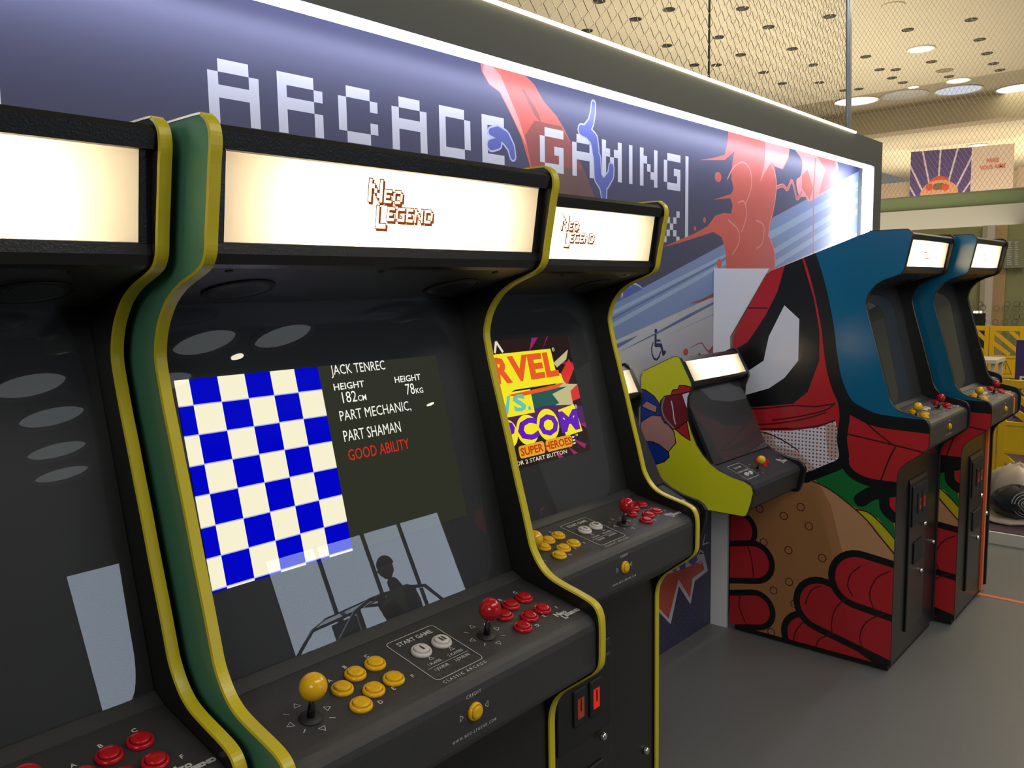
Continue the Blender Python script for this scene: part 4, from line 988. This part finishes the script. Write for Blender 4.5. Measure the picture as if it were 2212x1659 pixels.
mb = MB()
for r in (.030, .048, .068, .085):
    c = circle((-.115, .15), r, 24); put_polys(mb, stroke(c[:18+int(r*60)]+([c[0]] if r < .05 else []), .0022, caps=False), lambda u, v: (-.200+abs(v-.15)*.25, u, v))
mb.build('bag_print', mat('bag_white', (.5, .5, .5), .5), bb)
# orange laser line, its light painted as thin strips on floor and cabinet
M_or = mat('orange_tape', (0.80, 0.16, 0.05), .5)
MB().add([(4.905, 1.02, .001), (4.935, 1.02, .001), (4.960, -3, .001), (4.930, -3, .001)], [(0, 1, 2, 3)]).build('floor_tape', M_or)
tag(bpy.data.objects['floor_tape'], 'orange tape line on the grey floor starting at the right-hand cabinet', 'tape')
tp = MB(); xs = 4.905-(X0+4.332-.522+.03); w_ = .014
tp.box(xs-w_, xs+w_, .9625-Y0-.0115, .9625-Y0+.001, .03, .93); tp.box(xs-w_, xs+w_, .8445-Y0-.0012, .8445-Y0, 1.0, 1.078)
tp.prism([(.8445-Y0-.001, 1.078), (.853-Y0, 1.0955), (.873-Y0, 1.1045), (1.0-Y0, 1.1282), (1.0-Y0, 1.1262), (.873-Y0, 1.1025), (.853-Y0, 1.093), (.8455-Y0, 1.078)], xs-w_, xs+w_)
tp.build('orange_stripe', M_or, cabR2)

# ------------------------------------------------------------------ hall behind the viewer (seen in the screens)
KS = 1.27
hx = lambda x: .8+(x-.8)*KS
hz = lambda z: 1.4+(z-1.4)*KS
YH = -13.0
st(MB().box(-12, 18, -14, -4.0, 5.5, 5.6).build('ceiling_hall', mat('dark_ceiling', (0.05, 0.052, 0.055), .8)))
M_sky = emat('daylight_pane', '#c3d2e4', 7.5); M_sky2 = emat('skylight_pane', '#c8d0d2', 2.2)
m_dg = mat('dark_grey_wall', (.05, .05, .05), .7)
zt1, zt2 = hz(2.85), hz(3.4)
st(MB().box(hx(5.2), hx(7.03), YH-.05, YH+.02, 0, 5.5).build('wall_hall', mat('grey_wall', (.16, .16, .16), .7)))
st(MB().box(-12, hx(4.25), YH-.05, YH+.02, 0, 5.5).build('wall_hall', m_dg))
st(MB().box(hx(10.8), 18, YH-.05, YH+.02, 0, 5.5).build('wall_hall', mat('brown_wall', (.06, .045, .04), .7)))
st(MB().box(hx(7.03), hx(10.8), YH-.05, YH+.02, zt1, 5.5).build('wall_hall', m_dg))
st(MB().box(hx(4.25), hx(5.2), YH-.05, YH+.02, zt2, 5.5).build('wall_hall', m_dg))
wn = 0
for a, b, z1 in ((7.03, 7.99, zt1), (7.99, 8.96, zt1), (8.96, 9.79, zt1), (9.79, 10.8, zt1), (4.25, 5.2, zt2)):
    wn += 1; a = hx(a); b = hx(b); w_ = st(MB().box(a+.04, b-.04, YH-.02, YH-.01, .6, z1-.03).build('window_%d' % wn, M_sky))
    f_ = MB()
    for x in (a, b-.04): f_.box(x, x+.04, YH-.03, YH+.03, .0, z1)
    f_.box(a, b, YH-.03, YH+.03, .0, .6); f_.box(a, b, YH-.03, YH+.03, z1-.04, z1); f_.build('window_frame', M_blackin, w_)
fs_ = None
SK = [(5.62, -7.3, 'at the upper left of the checkerboard screen'), (6.80, -7.25, 'above the white screen text'), (5.55, -8.6, 'just above the checkerboard'), (4.35, -9.4, 'highest in the left blank screen'),
      (4.85, -10.9, 'second from the top in the left blank screen'), (5.30, -12.2, 'third from the top in the left blank screen'), (3.55, -11.6, 'at the far left of the left blank screen'), (3.75, -8.2, 'at the top left of the left blank screen')]
for i, (x, y, lb) in enumerate(SK):
    if fs_ is None:
        fs_ = empty('round_skylight', (x, y, 5.495))
        MB().lathe([(.46, 0), (.46, -.05), (.42, -.05), (.41, .0)], n=32).build('rim', mat('hall_skylight_rim', (.25, .26, .27), .6), fs_)
        MB().lathe([(.41, -.004), (.38, -.006)], n=32).build('pane', M_sky2, fs_)
        o = fs_
    else: o = copy_tree(fs_); o.location = (x, y, 5.495)
    tag(o, 'round hall skylight mirrored '+lb, 'skylight', 'round skylights in the dark hall ceiling')
for x, y, lb in ((13.2, -11.6, 'beside the PART MECHANIC line'), (12.0, -8.6, 'right of the screen text'), (4.6, -6.2, 'above the MARVEL title'), (6.4, -7.9, 'in the CAPCOM title')):
    o = MB().lathe([(.09, 0), (.09, -.02), (.07, -.022)], n=16).build('hall_spotlight', emat('hall_spot', '#fff4dc', 22), loc=(x, y, 5.5)); tag(o, 'small bright hall spotlight mirrored '+lb, 'ceiling light', 'hall spotlights')
# parked car at the window wall
def car(x0, L_, label):
    root = empty('car', (x0, -11.5, 0)); root.scale = (1.1, 1, 1.03); tag(root, label, 'car', 'cars on show in the hall')
    M_car = mat('dark_car_paint', (.02, .02, .022), .25, coat=1)
    lower = [(0, .35), (0, .75), (.12, .95), (1.15, 1.08), (L_-.25, 1.10), (L_, .95), (L_, .35)]
    roof = [(1.15, 1.06), (1.75, 1.55), (2.1, 1.66), (L_-1.0, 1.66), (L_-.5, 1.55), (L_-.15, 1.08)]
    mb = MB()
    def ex(P, y0, y1):
        n = len(P); mb.add([(x, y0, z) for x, z in P]+[(x, y1, z) for x, z in P], [tuple(range(n)), tuple(range(2*n-1, n-1, -1))]+[(i, n+i, n+(i+1) % n, (i+1) % n) for i in range(n)])
    ex(lower, -.85, .85)
    for sy in (-.78, .72):
        for i in range(len(roof)-1):
            a, b = roof[i], roof[i+1]; ex([(a[0], a[1]-.03), (b[0], b[1]-.03), (b[0], b[1]+.03), (a[0], a[1]+.03)], sy, sy+.06)
        for x in (2.3, L_-1.1): ex([(x, 1.08), (x+.10, 1.08), (x+.10, 1.64), (x, 1.64)], sy, sy+.05)
    ex([(2.05, 1.62), (L_-.95, 1.62), (L_-.95, 1.68), (2.05, 1.68)], -.78, .78)
    ex([(1.75, 1.52), (2.1, 1.64), (2.1, 1.68), (1.75, 1.57)], -.78, .78)
    mb.build('body', M_car, root)
    for x in (.65, L_-.7):
        for y in (-.86, .70): MB().lathe([(.20, 0), (.31, .0), (.31, .16), (.20, .16)], Matrix.Translation((x, y+.16, .31)) @ Matrix.Rotation(math.radians(90), 4, 'X'), 24).build('wheel', mat('tyre', (.015, .015, .015), .7), root)
    mb = MB(); mb.box(1.9, 2.0, -.35, .35, .95, 1.5); mb.build('seat', M_blackin, root)
car(6.9, 3.8, 'dark car parked in front of the hall windows, mirrored in the left of the screen')
# visitor
def person(loc, label):
    root = empty('person', loc); tag(root, label, 'person')
    J = {'pel': (0, 0, .95), 'ch': (-.03, 0, 1.25), 'nk': (-.07, 0, 1.50), 'hd': (-.10, 0, 1.60), 'hl': (0, .09, .92), 'kl': (-.02, .10, .50), 'fl': (0, .11, .07), 'tl': (-.14, .11, .03), 'hr': (0, -.09, .92), 'kr': (.06, -.10, .50), 'fr': (.12, -.11, .07), 'tr': (-.02, -.11, .03), 'sl': (-.04, .19, 1.42), 'el': (-.14, .24, 1.16), 'wl': (-.36, .16, 1.08), 'gl': (-.44, .14, 1.07), 'sr': (-.04, -.19, 1.42), 'er': (-.02, -.25, 1.14), 'wr': (-.22, -.14, 1.36), 'gr': (-.22, -.08, 1.46)}
    R_ = {'pel': .15, 'ch': .155, 'nk': .065, 'hd': .06, 'hl': .10, 'kl': .065, 'fl': .045, 'tl': .035, 'hr': .10, 'kr': .065, 'fr': .045, 'tr': .035, 'sl': .07, 'el': .05, 'wl': .035, 'gl': .035, 'sr': .07, 'er': .05, 'wr': .035, 'gr': .035}
    E = [('pel', 'ch'), ('ch', 'nk'), ('nk', 'hd'), ('pel', 'hl'), ('hl', 'kl'), ('kl', 'fl'), ('fl', 'tl'), ('pel', 'hr'), ('hr', 'kr'), ('kr', 'fr'), ('fr', 'tr'), ('ch', 'sl'), ('sl', 'el'), ('el', 'wl'), ('wl', 'gl'), ('ch', 'sr'), ('sr', 'er'), ('er', 'wr'), ('wr', 'gr')]
    ks = list(J); me = bpy.data.meshes.new('body'); me.from_pydata([J[k] for k in ks], [(ks.index(a), ks.index(b)) for a, b in E], [])
    me.materials.append(mat('dark_clothes', (.02, .02, .025), .8)); o = bpy.data.objects.new('body', me); COL.objects.link(o); o.parent = root
    o.modifiers.new('skin', 'SKIN'); sv = me.skin_vertices[0].data
    for i, k in enumerate(ks): sv[i].radius = (R_[k], R_[k]); sv[i].use_root = (k == 'pel')
    s = o.modifiers.new('sub', 'SUBSURF'); s.levels = 2; s.render_levels = 2
    skin = mat('skin', (.35, .20, .14), .5)
    hb = MB(); hb.lathe([(r*.80*(1 if h > -.05 else .85), h*1.12) for r, h in sph(.105)], Matrix.Translation((-.11, 0, 1.70)), 20); hb.lathe([(.018, 0), (.012, .03)], Matrix.Translation((-.19, 0, 1.69)) @ Matrix.Rotation(-math.pi/2, 4, 'Y'), 8)
    hd = hb.build('head', skin, root)
    MB().lathe([(r*.86, h) for r, h in sph(.108) if h > -.01], Matrix.Translation((-.10, 0, 1.73)), 20).build('hair', mat('dark_hair', (.02, .015, .01), .7), hd)
    for w, sgn in (((-.44, .14, 1.07), 1), ((-.22, -.08, 1.46), -1)):
        mb = MB()
        for k in range(4): mb.tube([(w[0]-.02, w[1]+(k-1.5)*.018, w[2]+.01), (w[0]-.06, w[1]+(k-1.5)*.019, w[2]+.0), (w[0]-.085, w[1]+(k-1.5)*.018, w[2]-.02-.003*abs(k-1.5))], [.009, .008, .007], 6)
        mb.tube([(w[0]-.01, w[1]+sgn*.03, w[2]), (w[0]-.04, w[1]+sgn*.055, w[2]-.005)], [.010, .008], 6); mb.build('hand', skin, root)
    vs = MB(); n = 20; rows_ = [(1.02, .175, .155), (1.15, .18, .165), (1.28, .19, .18), (1.40, .17, .18), (1.47, .10, .12)]
    vv = [(-.035-.03*(z-1.25)+a_*math.cos(2*math.pi*k/n)*.92, b_*math.sin(2*math.pi*k/n)*1.05, z) for z, a_, b_ in rows_ for k in range(n)]
    vs.add(vv, [(i*n+k, i*n+(k+1) % n, (i+1)*n+(k+1) % n, (i+1)*n+k) for i in range(4) for k in range(n)], True)
    v_ = vs.build('safety_vest', mat('hi_vis_vest', (.22, .30, .02), .7), root); sd_ = v_.modifiers.new('solid', 'SOLIDIFY'); sd_.thickness = .008
person((5.55, -5.0, 0), 'person in dark clothes and a yellow-green safety vest before the hall windows')
# red banner flag
fl = empty('banner_flag', (14.2, -12.0, 0)); fl.scale = (1.1, 1, 1.08); tag(fl, 'red feather banner flag on a bent pole, mirrored at the right of the screen', 'flag')
pl_ = smoothp([(.55, 0), (.50, 1.2), (.30, 2.1), (-.10, 2.62), (-.45, 2.68)], 5)
MB().tube([(x, 0, z) for x, z in pl_], .012, 8).build('pole', M_dkmetal, fl)
ed_ = smoothp([(.53, .7), (.50, 1.3), (.28, 2.1), (-.10, 2.6), (-.45, 2.66)], 5); inn = smoothp([(.40, .7), (.30, 1.3), (.05, 1.75), (-.30, 2.05), (-.62, 2.35)], 5); mb = MB(); n = len(ed_)
mb.add([(x, 0, z) for x, z in ed_]+[(x, .015*math.sin(i), z) for i, (x, z) in enumerate(inn)], [(i, i+1, n+i+1, n+i) for i in range(n-1)]); b_ = mb.build('banner', mat('red_banner', (.75, .01, .03), .6, emit='#c00418', estr=.6), fl)  # cloth glows red by itself: light put into its material
mb = MB(); put_text(mb, 'MINI', lambda u, v: (-u, .03, v), (.05, 2.20), .22, bold=.02, rot=-.3); mb.build('lettering', mat('banner_white', (.8, .8, .8), .6), b_)
# palm
def palm(loc, label):
    root = empty('potted_palm', loc); tag(root, label, 'plant', 'potted palms')
    MB().lathe([(.14, 0), (.18, .35), (.16, .35), (.13, .3)], n=20).build('pot', M_blackin, root)
    MB().tube([(0, 0, .3), (.02, 0, .8), (0, .02, 1.25)], [.035, .03, .025], 8).build('trunk', mat('palm_trunk', (.08, .06, .03), .8), root)
    mb = MB(); rnd = random.Random(5)
    for k in range(16):
        a = k*2.4; r = rnd.uniform(.45, .7); up = rnd.uniform(.25, .55); P = [Vector((math.cos(a)*r*t, math.sin(a)*r*t, 1.25+up*t*1.6-1.0*t*t)) for t in (0, .25, .5, .75, 1)]
        mb.tube(P, .005, 4)
        for j in range(1, 5):
            for s in (-1, 1):
                for e in (0, .5):
                    p = P[j-1].lerp(P[j], e); d = Vector((-math.sin(a), math.cos(a), 0))*s*.16+Vector((math.cos(a), math.sin(a), -.5))*.10
                    n_ = (P[j]-P[j-1]).normalized()*.010; mb.add([p-n_, p+n_, p+d], [(0, 1, 2)])
    mb.build('fronds', mat('palm_green', (.03, .06, .02), .6), root)
palm((5.75, -12.2, 0), 'potted palm before the narrow left hall window, mirrored in the left screen')
palm((14.0, -10.9, 0), 'potted palm beside the red banner flag, mirrored in the checkerboard screen')
